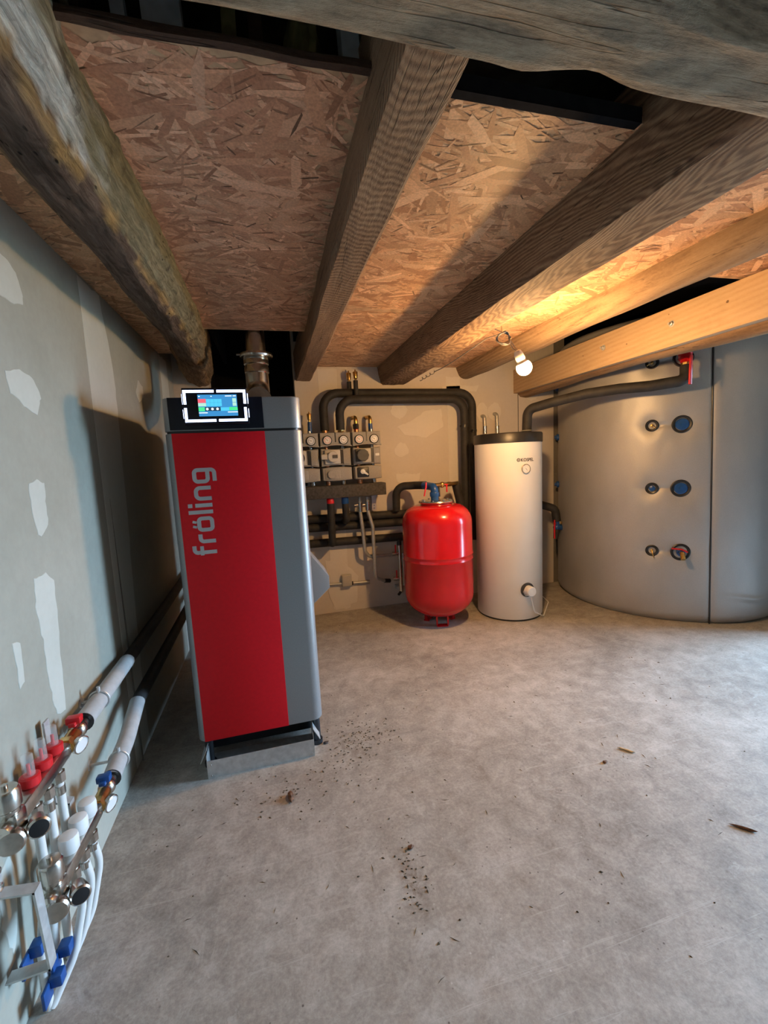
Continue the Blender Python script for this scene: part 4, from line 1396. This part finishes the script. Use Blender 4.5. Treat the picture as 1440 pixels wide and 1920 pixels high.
for k in range(9):
    a = math.radians(-30 + 30 * k)
    nb = MB().prism([(0.022 * math.cos(a) - 0.001, 0.022 * math.sin(a) - 0.001), (0.022 * math.cos(a) + 0.001, 0.022 * math.sin(a) - 0.001),
                     (0.022 * math.cos(a) + 0.001, 0.022 * math.sin(a) + 0.001), (0.022 * math.cos(a) - 0.001, 0.022 * math.sin(a) + 0.001)],
                    lambda a_, b_, s_: c1 + uu * a_ + ww * b_ + tdir * (0.0088 + 0.0004 * s_))
    part('dial_mark', nb, 'ink', g)


def text_mesh(body, size):
    cu = bpy.data.curves.new('lettering', 'FONT')
    cu.body = body
    cu.size = size
    cu.extrude = 0.0004
    cu.offset = 0.0008
    cu.resolution_u = 3
    ob = bpy.data.objects.new('lettering', cu)
    COL.objects.link(ob)
    dg = bpy.context.evaluated_depsgraph_get()
    me = bpy.data.meshes.new_from_object(ob.evaluated_get(dg))
    vs = [v.co.copy() for v in me.vertices]
    fs = [tuple(q.vertices) for q in me.polygons]
    bpy.data.objects.remove(ob)
    bpy.data.curves.remove(cu)
    bpy.data.meshes.remove(me)
    return vs, fs


vs, fs = text_mesh('KOSPEL', 0.034)
la = bearing(1.846, 2.905)
w0 = max(v.x for v in vs)
mb = MB().add([on_tank(la + (v.x * 0.115 / w0) / WR, 1.274 + v.y, WR + 0.0008 + v.z) for v in vs], fs)
part('maker_lettering', mb, 'ink', wt, 'dark maker lettering')
el = on_tank(la - 0.016 / WR, 1.286)
ed = Vector((math.cos(la), math.sin(la), 0))
part('maker_emblem', MB().lathe([(0.0135, -0.001), (0.0135, 0.0014), (0.0085, 0.0014), (0.0085, -0.001)], el, ed, 24).box(el - Vector((0.003, 0.002, 0.004)), el + Vector((0.003, 0.002, 0.004))), 'ink', wt)

# lagged pipe from the white tank to the silver tank
pw = thing('lagged_pipe', 'black lagged pipe rising from the white tank lid across to the red valve', 'pipe', (2.03, 3.08, 1.5), 'black insulated pipes')
path = [(2.025, 3.095, 1.495), (2.024, 3.08, 1.68), (2.13, 2.93, 1.712), (2.313, 2.759, 1.752), (2.455, 2.605, 1.760), (2.586, 2.461, 1.755), (2.735, 2.325, 1.770), (2.752, 2.343, 1.865)]
part('foam_sleeve', MB().tube(fillet(path, 0.07, 8), 0.037, 20), 'foam', pw)
part('cable_tie', MB().tube([(2.025 + 0.039 * math.cos(a), 3.095 + 0.039 * math.sin(a), 1.515) for a in [2 * math.pi * i / 20 for i in range(20)]], 0.004, 6, closed=True), 'grey_pipe', pw)
pc_ = thing('lagged_pipe', 'short black lagged pipe between the white tank and the silver tank valve', 'pipe', (2.4, 3.5, 0.8), 'black insulated pipes')
part('foam_sleeve', MB().tube(fillet([(2.10, 3.60, 0.84), (2.45, 3.52, 0.84), (2.56, 3.46, 0.80), (2.575, 3.455, 0.68)], 0.06, 7), 0.037, 18), 'foam', pc_)

# ================================================================== big silver buffer tank
CX, CY, CR, CH = 3.44, 3.14, 0.87, 2.288
buf = thing('buffer_tank', 'huge silver-grey quilted buffer tank with blue capped ports', 'buffer tank', (CX, CY, 0))
PORTS = []       # (angle, z, radius)
for z_, a_ in ((1.946, -142.6), (1.492, -141.9), (1.024, -141.2), (0.545, -140.4)):
    PORTS.append((math.radians(a_), z_, 0.038))
for z_, a_ in ((1.952, -130.0), (1.488, -129.5), (1.023, -129.1), (0.544, -128.2)):
    PORTS.append((math.radians(a_), z_, 0.058))


def seam_ang(z):
    return math.radians(-114.9 - 3.7 * z / 2.04)


def jacket_r(a, z):
    r = CR
    for pa, pz, pr in PORTS:
        d = math.hypot((a - pa) * CR, z - pz)
        r -= (0.024 if pr > 0.04 else 0.022) * math.exp(-(d / (pr * 1.8)) ** 2)
    # creases between neighbouring ports
    for (pa, pz, pr), (qa, qz, qr) in zip(PORTS[:4], PORTS[4:]):
        d = abs(z - (pz + qz) / 2 - 0.004 * math.sin(a * 60))
        k = math.exp(-((a - (pa + qa) / 2) / 0.16) ** 2)
        r -= 0.011 * k * math.exp(-(d / 0.015) ** 2)
    da = a - seam_ang(z)
    if 0 <= da < 1.2:
        r += 0.007 * min(1, da / 0.05) + 0.010 * math.sin(min(1, da / 0.5) * math.pi)
        r += 0.012 * math.exp(-((z - 0.20 - 0.02 * math.sin(a * 9)) / 0.018) ** 2) * math.exp(-((da - 0.35) / 0.2) ** 2)
    r -= 0.006 * math.exp(-(da * CR / 0.014) ** 2)
    r += 0.004 * N3(a * 3, z * 1.6, 1.0, 1.4) + 0.0022 * N3(a * 8, z * 4, 5.0, 1.5)
    if z < 0.06:
        r -= 0.035 * (1 - z / 0.06) ** 2
    if z > CH - 0.04:
        r -= 0.05 * ((z - CH + 0.04) / 0.04) ** 2
    return r


angs = []
a = -math.pi
while a < math.pi - 1e-6:
    angs.append(a)
    a += math.radians(0.5 if -2.75 < a < -1.3 else 2.0)
zs = [0.0, 0.01, 0.025, 0.04, 0.06] + [0.06 + (CH - 0.12) * k / 170 for k in range(1, 171)] + [CH - 0.04, CH - 0.025, CH - 0.01, CH]
mb = MB()
vs = []
for z in zs:
    for a in angs:
        r = jacket_r(a, z)
        vs.append((CX + r * math.cos(a), CY + r * math.sin(a), z))
n = len(angs)
fs = []
for k in range(len(zs) - 1):
    for i in range(n):
        j = (i + 1) % n
        fs.append((k * n + i, k * n + j, (k + 1) * n + j, (k + 1) * n + i))
fs.append(tuple(range(n))[::-1])
fs.append(tuple(range((len(zs) - 1) * n, len(zs) * n)))
mb.add(vs, fs)
part('quilted_jacket', mb, 'jacket', buf, ang=70)
seam = [(CX + (CR - 0.004) * math.cos(seam_ang(z)), CY + (CR - 0.004) * math.sin(seam_ang(z)), z) for z in [0.0 + CH * k / 60 for k in range(61)]]
part('zip_seam', MB().tube([Vector(q) + Vector((0, 0, 0.004)) for q in seam], 0.0055, 8), 'black_plastic', buf, 'black zip seam')


def port_frame(a, z, off=0.010):
    d_ = Vector((math.cos(a), math.sin(a), 0))
    return Vector((CX, CY, z)) + d_ * (jacket_r(a, z) + off), d_


def port_name(i):
    return


for i, (pa, pz, pr) in enumerate(PORTS):
    c_, d_ = port_frame(pa, pz)
    g = part('grommet', MB().lathe([(pr + 0.006, -0.02), (pr + 0.006, 0.006), (pr, 0.010), (pr - 0.012, 0.006), (pr - 0.016, -0.02)], c_, d_, 30), 'black_plastic', buf)
    if i in (0, 1, 3):
        part('sensor_nut', MB().lathe([(0.011, -0.018), (0.011, 0.012), (0.006, 0.014)], c_, d_, 12), 'brass', g)
        s1 = c_ + d_ * 0.012
        side = Vector((-d_.y, d_.x, 0))
        e = {0: side * -0.03 + Vector((0, 0, -0.02)), 1: side * 0.026 + Vector((0, 0, -0.02)), 3: side * 0.016 + Vector((0, 0, -0.05))}[i]
        part('sensor_wire', MB().tube([s1, s1 + d_ * 0.014 + e * 0.4, s1 + d_ * 0.016 + e], 0.0035, 8), 'brass', g)
    elif i == 2:
        part('cap', MB().lathe([(0.021, -0.02), (0.021, 0.008), (0.012, 0.012)], c_, d_, 8), 'blue_plastic', g)
    elif i in (5, 6):
        cp = part('cap', MB().lathe([(0.042, -0.02), (0.042, 0.012), (0.036, 0.018), (0.010, 0.019)], c_, d_, 32), 'blue_plastic', g, 'round blue plastic cap')
        part('cap_key', MB().lathe([(0.014, 0.018), (0.014, 0.028)], c_, d_, 6), 'blue_plastic', buf)
    elif i == 7:
        part('valve_body', MB().lathe([(0.028, -0.02), (0.028, 0.02), (0.020, 0.024), (0.020, 0.05)], c_, d_, 20), 'blue_plastic', g)
        part('spout', MB().tube([c_ + d_ * 0.03, c_ + d_ * 0.07, c_ + d_ * 0.10 + Vector((0, 0, -0.035))], 0.016, 14), 'brass', g)
        side = Vector((-d_.y, d_.x, 0))
        part('red_lever', MB().tube([c_ + d_ * 0.05 + side * 0.035 + Vector((0, 0, 0.01)), c_ + d_ * 0.055 + Vector((0, 0, 0.03)), c_ + d_ * 0.05 - side * 0.065 + Vector((0, 0, 0.034))], 0.006, 8), 'red_plastic', g)
    elif i == 4:
        part('outlet_nut', MB().lathe([(0.030, -0.02), (0.030, 0.025)], c_, d_, 20), 'red_plastic', g)
for z_, a_ in ((1.93, 147.6), (1.467, 149.5), (1.018, 151.2)):
    c_, d_ = port_frame(math.radians(a_), z_)
    part('side_cap', MB().lathe([(0.030, -0.01), (0.030, 0.012), (0.016, 0.014), (0.016, 0.028)], c_, d_, 16), 'blue_plastic', buf)

# red ball valve at the top port
c_, d_ = port_frame(PORTS[4][0], PORTS[4][1])
t = thing('ball_valve', 'red ball valve with hanging lever at the top of the silver tank', 'valve', tuple(c_), 'shut-off valves of the silver tank')
v0 = c_ + d_ * 0.02
v1 = Vector((2.775, 2.372, 1.955))
v2 = Vector((2.752, 2.343, 1.865))
part('valve_elbow', MB().tube(fillet([v0, v1, v2 + Vector((0, 0, 0.03))], 0.03, 8), 0.034, 20).ball(v1, 0.043), 'red_plastic', t)
part('brass_nut', MB().lathe([(0.03, -0.012), (0.03, 0.022)], v2, (0.05, 0.05, 1), 8), 'brass', t)
part('lever', MB().box(Vector((2.718, 2.286, 1.735)), Vector((2.742, 2.296, 1.925)), 0.004).cyl((2.73, 2.29, 1.90), (2.762, 2.35, 1.91), 0.010, seg=12), 'red_plastic', t)
t = thing('ball_valve', 'blue ball valve with red lever low between the white tank and the silver tank', 'valve', (2.57, 3.455, 0.5), 'shut-off valves of the silver tank')
part('valve_body', MB().tube(fillet([(2.575, 3.455, 0.69), (2.575, 3.455, 0.62), (2.66, 3.445, 0.615)], 0.03, 6), 0.027, 18).ball((2.575, 3.455, 0.62), 0.034), 'blue_plastic', t)
part('lower_sleeve', MB().cyl((2.575, 3.455, 0.60), (2.56, 3.45, 0.515), 0.030, 0.022, seg=16), 'foam', t)
part('brass_nut', MB().lathe([(0.024, -0.012), (0.024, 0.012)], (2.60, 3.45, 0.665), (0.2, 0, 1), 8), 'brass', t)
part('lever', MB().box((2.520, 3.415, 0.52), (2.532, 3.425, 0.70), 0.003).cyl((2.526, 3.42, 0.67), (2.56, 3.45, 0.65), 0.009, seg=10), 'red_plastic', t)

# ================================================================== bulb
BPOS = Vector((1.352, 2.085, 1.793))
bulb = thing('light_bulb', 'lit bare light bulb hanging on its cable from the wide joist', 'bulb', tuple(BPOS))
top = BPOS + Vector((-0.030, 0.0, 0.062))
ax = (top - BPOS).normalized()
prof = [(0.0005, -0.040)]
for k in range(1, 11):
    a = math.pi * k / 14
    prof.append((0.040 * math.sin(a), -0.040 * math.cos(a)))
part('glass_globe', MB().lathe(prof, BPOS, ax, 28), 'bulb', bulb, 'glowing frosted globe')
part('bulb_body', MB().lathe([(0.0310, 0.0250), (0.028, 0.030), (0.022, 0.038), (0.019, 0.044)], BPOS, ax, 28), 'lampholder', bulb)
part('lamp_holder', MB().lathe([(0.020, 0.038), (0.024, 0.045), (0.024, 0.075), (0.017, 0.095), (0.008, 0.100)], BPOS, ax, 24), 'lampholder', bulb, 'ivory lamp holder')
hold = BPOS + ax * 0.098
nail = Vector((1.226, 2.108, 1.985))
coil_c = Vector((1.245, 2.10, 1.945))
coil = []
for k in range(0, 130):
    a = 2 * math.pi * k / 26
    rr = 0.036 + 0.004 * math.sin(k * 0.7)
    coil.append(coil_c + Vector((rr * math.cos(a) * 1.05, 0.012 * math.sin(k * 0.5), rr * math.sin(a) * 0.85)) + Vector((0, 0, 0.0)))
part('cable_coil', MB().tube(coil, 0.0032, 7), 'cable', bulb)
part('cable_drop', MB().tube([coil_c + Vector((0.03, 0, -0.02)), coil_c + Vector((0.045, -0.005, -0.05)), hold + Vector((-0.006, 0, 0.0))], 0.0028, 7), 'cable', bulb)
part('cable_drop', MB().tube([coil_c + Vector((0.036, 0.004, 0.0)), coil_c + Vector((0.062, 0.004, -0.04)), hold + Vector((0.006, 0, 0.0))], 0.0028, 7), 'cable', bulb)
run = [coil_c + Vector((-0.005, 0.01, 0.03)), (1.222, 2.25, 1.985), (1.226, 2.50, 1.975), (1.228, 2.70, 1.966), (1.226, 2.90, 1.962), (1.224, 3.05, 1.965)]
part('cable_run', MB().tube(fillet(run, 0.2, 6), 0.0032, 7), 'cable', bulb)
tail = [Vector((1.224, 3.05, 1.965)) + Vector((0.010 * math.sin(k * 0.9), 0.012 * k, 0.010 * math.cos(k * 0.9))) for k in range(26)]
part('twisted_tail', MB().tube(tail, 0.0032, 7), 'cable', bulb)
part('nail', MB().cyl((1.19, 2.108, 1.995), (1.236, 2.108, 1.980), 0.0022, seg=8).cyl((1.234, 2.108, 1.982), (1.234, 2.108, 2.010), 0.0022, seg=8), 'steel', bulb)

# ================================================================== underfloor heating manifold on the left wall
SX, RX = -0.635, -0.600
SZ, RZ = 0.572, 0.330
rack = thing('manifold_bracket', 'stepped steel wall bracket holding both underfloor heating manifold bars', 'bracket', (-0.66, 1.05, 0.25))


def flat_bar(pts, w, th, y):
    """bent flat bar: pts in (x, z), width along y"""
    mb = MB()
    P = [Vector((q[0], 0, q[1])) for q in pts]
    for a, c in zip(P, P[1:]):
        d_ = (c - a).normalized()
        nn = Vector((-d_.z, 0, d_.x)) * th / 2
        a2, c2 = a - d_ * th / 2, c + d_ * th / 2
        vs = []
        for yy in (y, y + w):
            for q in (a2 + nn, c2 + nn, c2 - nn, a2 - nn):
                vs.append((q.x, yy, q.z))
        mb.add(vs, [(0, 1, 2, 3), (7, 6, 5, 4), (0, 4, 5, 1), (1, 5, 6, 2), (2, 6, 7, 3), (3, 7, 4, 0)])
    return mb


part('bent_strap', flat_bar([(-0.672, 0.66), (-0.672, 0.415), (-0.600, 0.405), (-0.594, 0.20), (-0.68, 0.195)], 0.028, 0.005, 1.045), 'galv', rack)
part('bent_strap', flat_bar([(-0.672, 0.66), (-0.672, 0.415), (-0.640, 0.405), (-0.640, 0.22), (-0.68, 0.215)], 0.028, 0.005, 1.325), 'galv', rack)
for z_ in (0.62, 0.52, 0.47, 0.43):
    part('bolt_head', MB().lathe([(0.010, 0), (0.010, 0.006), (0.006, 0.008)], (-0.670, 1.059, z_), (1, 0, 0), 6), 'steel', rack)


def man_bar(x, z, ya, yb, name, label, supply):
    g = thing(name, label, 'manifold', (x, (ya + yb) / 2, z), 'underfloor heating manifold bars')
    part('bar', MB().box((x - 0.021, ya + 0.03, z - 0.021), (x + 0.021, yb, z + 0.021), 0.010), 'chrome', g)
    part('end_block', MB().box((x - 0.026, ya - 0.01, z - 0.028), (x + 0.026, ya + 0.035, z + 0.028), 0.010).lathe([(0.019, 0), (0.021, 0.012), (0.020, 0.020)], (x, ya - 0.008, z), (0, -1, 0), 18), 'chrome', g)
    part('vent_body', MB().lathe([(0.022, z + 0.02), (0.022, z + 0.035), (0.027, z + 0.04), (0.027, z + 0.078), (0.023, z + 0.084), (0.006, z + 0.085), (0.006, z + 0.094)], (x, ya + 0.012, 0), seg=24), 'chrome', g, 'nickel air vent')
    part('end_plug', MB().lathe([(0.026, 0), (0.028, 0.006), (0.028, 0.016), (0.024, 0.021), (0.008, 0.022)], (x + 0.012, ya - 0.012, z - 0.022), (0.3, -1, 0.1), 26), 'chrome', g)
    dp = part('drain_plug', MB().lathe([(0.016, -0.03), (0.022, 0), (0.023, 0.016), (0.019, 0.020)], (x + 0.052, ya + 0.012, z - 0.020), (0.5, -0.9, 0.15), 22), 'chrome', g)
    part('plug_face', MB().lathe([(0.0185, 0.01), (0.0185, 0.0205), (0.008, 0.0225)], (x + 0.052, ya + 0.012, z - 0.020), (0.5, -0.9, 0.15), 22), 'black_plastic', dp)
    for k in range(3):
        yy = ya + 0.105 + 0.060 * k
        if supply:
            fm = part('flow_meter', MB().lathe([(0.014, z + 0.018), (0.021, z + 0.024), (0.022, z + 0.045), (0.018, z + 0.048)], (x, yy, 0), seg=20), 'red_plastic', g, 'red flow meter collar')
            part('sight_glass', MB().lathe([(0.0125, z + 0.046), (0.0125, z + 0.098), (0.009, z + 0.102)], (x, yy, 0), seg=16), 'clear', fm)
            part('indicator', MB().cyl((x, yy, z + 0.046), (x, yy, z + 0.076), 0.004, seg=8), 'red_plastic', fm)
        else:
            part('actuator_cap', MB().lathe([(0.018, z + 0.018), (0.023, z + 0.026), (0.024, z + 0.055), (0.022, z + 0.066), (0.014, z + 0.070)], (x, yy, 0), seg=14), 'white_plastic', g, 'white hand wheel cap')
        part('pipe_nut', MB().lathe([(0.012, z - 0.020), (0.012, z - 0.034), (0.017, z - 0.036), (0.017, z - 0.062), (0.013, z - 0.066)], (x, yy, 0), seg=8), 'chrome', g)
    cc = 'red_plastic' if supply else 'blue_plastic'
    ye = yb
    part('brass_tee', MB().cyl((x, ye - 0.004, z), (x, ye + 0.065, z), 0.020, seg=16).lathe([(0.026, 0), (0.026, 0.022)], (x, ye, z), (0, 1, 0), 6), 'brass', g)
    gd = Vector((0.85, -0.40, -0.15)).normalized()
    gc = Vector((x + 0.022, ye + 0.028, z - 0.010))
    ga = part('thermometer', MB().lathe([(0.010, -0.02), (0.010, 0.0), (0.025, 0.002), (0.025, 0.014), (0.022, 0.016), (0.021, 0.013)], gc, gd, 26), 'chrome', g)
    part('dial', MB().lathe([(0.021, 0.010), (0.021, 0.0135)], gc, gd, 24), 'dial', ga)
    vb = part('ball_valve', MB().cyl((x, ye + 0.06, z), (x, ye + 0.125, z), 0.019, seg=16).ball((x, ye + 0.09, z), 0.026), 'chrome', g)
    part('valve_handle', MB().box((x - 0.010, ye + 0.055, z + 0.026), (x + 0.010, ye + 0.115, z + 0.040), 0.004).box((x - 0.020, ye + 0.065, z + 0.030), (x + 0.020, ye + 0.090, z + 0.052), 0.004)
         .cyl((x, ye + 0.09, z + 0.015), (x, ye + 0.09, z + 0.032), 0.008, seg=10), cc, vb, 'coloured valve handle')
    return g


man_bar(SX, SZ, 1.060, 1.335, 'supply_manifold', 'upper manifold bar with red flow meters low on the side wall', True)
man_bar(RX, RZ, 1.110, 1.385, 'return_manifold', 'lower manifold bar with white caps low on the side wall', False)
for k in range(3):
    yy = 1.060 + 0.105 + 0.060 * k
    o_ = ('nearest', 'middle', 'farthest')[k]
    t = thing('heating_pipe', 'white plastic heating pipe under the red flow meters, %s of three from the camera' % o_, 'pipe', (SX, yy, 0), 'white supply pipes')
    part('tube', MB().tube(fillet([(SX, yy, SZ - 0.06), (SX + 0.002, yy - 0.005, 0.36), (SX - 0.022, yy - 0.025, 0.16), (SX - 0.02, yy - 0.035, 0.0)], 0.25, 6), 0.0105, 12), 'pex', t)
    part('clamp', MB().cyl((SX, yy, SZ - 0.075), (SX, yy, SZ - 0.10), 0.0125, seg=12), 'chrome', t)
    yy = 1.110 + 0.105 + 0.060 * k
    t = thing('heating_pipe', 'white plastic heating pipe under the white caps, %s of three from the camera' % o_, 'pipe', (RX, yy, 0), 'white return pipes')
    part('tube', MB().tube(fillet([(RX, yy, RZ - 0.06), (RX + 0.010, yy + 0.004, 0.19), (RX - 0.010, yy - 0.035, 0.075), (RX - 0.05, yy - 0.085, 0.0)], 0.12, 6), 0.0105, 12), 'pex', t)
    part('clamp', MB().cyl((RX, yy, RZ - 0.07), (RX, yy, RZ - 0.09), 0.0125, seg=12), 'chrome', t)
for k, (x_, y_, z_, lab) in enumerate(((-0.628, 1.140, 0.085, 'blue plastic pipe bend clip at the foot of the nearest white pipe'),
                                       (-0.622, 1.180, 0.12, 'blue plastic pipe bend clip at the foot of the middle white pipe'),
                                       (-0.650, 1.125, 0.20, 'small blue plastic clip high behind the lower manifold pipes'))):
    mb = MB().box((x_ - 0.014, y_ - 0.022, z_ - 0.022), (x_ + 0.014, y_ + 0.006, z_ + 0.010), 0.004).box((x_ - 0.020, y_ - 0.05, z_ - 0.045), (x_ - 0.012, y_ - 0.01, z_ + 0.0), 0.002)
    solo('pipe_clip', mb, 'blue_plastic', lab, 'clip', 'blue pipe clips')

# lagged grey pipes leaving the manifold along the wall
for x_, z0_, z1_, ya, yb, ye_, lab, grp in (
        (SX, SZ, 0.560, 1.465, 1.93, 3.35, 'upper grey sleeved pipe running along the side wall behind the boiler', 0),
        (RX, RZ, 0.400, 1.515, 1.88, 3.35, 'lower grey sleeved pipe running along the side wall behind the boiler', 1)):
    t = thing('sleeved_pipe', lab, 'pipe', (x_, ya, z0_), 'grey sleeved pipes')
    zz = z0_ + (z1_ - z0_) * 0.3
    part('grey_sleeve', MB().tube(fillet([(x_, ya, z0_), (x_ - 0.004, (ya + yb) / 2, zz), (x_ - 0.012, yb, z1_)], 0.4, 6), 0.0285, 18), 'grey_foam', t)
    part('end_ring', MB().lathe([(0.0295, 0), (0.0305, 0.004), (0.022, 0.006)], (x_, ya + 0.003, z0_), (0, -1, 0), 18), 'black_plastic', t)
    part('shaded_sleeve', MB().tube([(x_ - 0.012, yb - 0.005, z1_), (x_ - 0.014, 2.6, z1_ + 0.01), (x_ - 0.014, ye_, z1_ + 0.03)], 0.0265, 16), 'foam', t)  # rest of the grey pipe, coloured black for the shadow it lies in
    cy = 1.60 if grp == 0 else 1.60
    cz_ = z0_ + (z1_ - z0_) * 0.10
    ring = [(x_ - 0.002 + 0.031 * math.cos(a), cy, cz_ + 0.031 * math.sin(a)) for a in [2 * math.pi * i / 24 for i in range(24)]]
    part('pipe_clamp', MB().tube(ring, 0.004, 8, closed=True).cyl((x_ - 0.03, cy, cz_), (wx(cz_), cy, cz_), 0.005, seg=8).lathe([(0.018, 0), (0.016, 0.004)], (wx(cz_), cy, cz_), (1, 0, 0), 18)
         .cyl((x_ + 0.0, cy, cz_ + 0.028), (x_ + 0.0, cy, cz_ + 0.048), 0.006, seg=8), 'galv', t)

# ================================================================== bits on the floor


def pebble(x, y, sx, sy, sz, rz, seed):
    bm = bmesh.new()
    bmesh.ops.create_icosphere(bm, subdivisions=2, radius=1)
    ca, sa = math.cos(rz), math.sin(rz)
    for v in bm.verts:
        d_ = 1 + 0.45 * noise.noise(v.co * 1.4 + Vector((seed, 0, 0)))
        u_, w_, h_ = v.co.x * sx * d_, v.co.y * sy * d_, v.co.z * sz * d_
        v.co = Vector((x + u_ * ca - w_ * sa, y + u_ * sa + w_ * ca, h_ + sz * 0.8))
    for v in bm.verts:
        v.co.z = max(v.co.z, 0.0)
    return MB().bm(bm)


solo('dry_leaf', pebble(-0.028, 1.636, 0.012, 0.026, 0.010, 0.1, 1.0), 'debris', 'curled brown leaf on the floor before the galvanised tray', 'leaf')
for x_, y_, L_, rz, m, lab in ((1.436, 1.44, 0.030, -0.9, 'chip_pale', 'pale wood splinter on the floor before the white tank'),
                               (1.50, 0.995, 0.035, -0.8, 'debris', 'dark twig on the bare floor nearest the camera on the daylight side'),
                               (1.294, 1.41, 0.012, 0.2, 'debris', 'tiny dark crumb beside the pale splinter on the floor'),
                               (0.365, 1.278, 0.012, 0.4, 'debris', 'small dark crumb in the middle of the bare floor'),
                               (0.15, 1.93, 0.012, 0.0, 'ink', 'small black stone beside the boiler foot')):
    solo('floor_crumb', pebble(x_, y_, L_, 0.006 if L_ > 0.02 else 0.008, 0.005, rz, x_ * 7), m, lab, 'debris', 'crumbs on the floor')
mb = MB()
for k in range(420):
    r = random.random()
    if r < 0.45:
        x_, y_ = random.gauss(0.30, 0.10), random.gauss(1.90, 0.08)
    elif r < 0.60:
        x_, y_ = random.gauss(0.33, 0.03), random.gauss(1.15, 0.09)
    elif r < 0.75:
        x_, y_ = random.gauss(0.02, 0.18), random.gauss(1.66, 0.07)
    else:
        x_, y_ = random.uniform(-0.5, 2.4), random.uniform(0.7, 3.5)
    if y_ > 1.84 and x_ < 0.16 or math.hypot(x_ - VX, y_ - VY) < 0.29 or math.hypot(x_ - WX, y_ - WY) < 0.28:
        continue
    s_ = random.uniform(0.0015, 0.0045)
    a = random.random() * 6.28
    e1 = Vector((math.cos(a), math.sin(a), 0)) * s_ * random.uniform(1, 2.2)
    e2 = Vector((-math.sin(a), math.cos(a), 0)) * s_
    c_ = Vector((x_, y_, 0))
    mb.add([c_ + e1, c_ + e2, c_ - e1, c_ - e2, c_ + Vector((0, 0, s_))], [(0, 1, 4), (1, 2, 4), (2, 3, 4), (3, 0, 4), (3, 2, 1, 0)])
for k in range(90):
    x_, y_ = random.uniform(-0.4, 2.2), random.uniform(0.65, 2.3)
    if y_ > 1.82 and x_ < 0.18:
        continue
    a = random.random() * 3.14
    L_, w_ = random.uniform(0.006, 0.018), random.uniform(0.0008, 0.0016)
    e1 = Vector((math.cos(a), math.sin(a), 0)) * L_
    e2 = Vector((-math.sin(a), math.cos(a), 0)) * w_
    c_ = Vector((x_, y_, 0))
    m_ = c_ + e2 * random.uniform(-2, 2)
    mb.add([c_ - e1, m_ - e2, c_ + e1, m_ + e2, m_ + Vector((0, 0, 0.002))], [(0, 1, 4), (1, 2, 4), (2, 3, 4), (3, 0, 4), (3, 2, 1, 0)])
o = solo('floor_dirt', mb, 'dirt', 'scattered dirt and sawdust crumbs on the concrete floor', 'dirt')
o['kind'] = 'stuff'
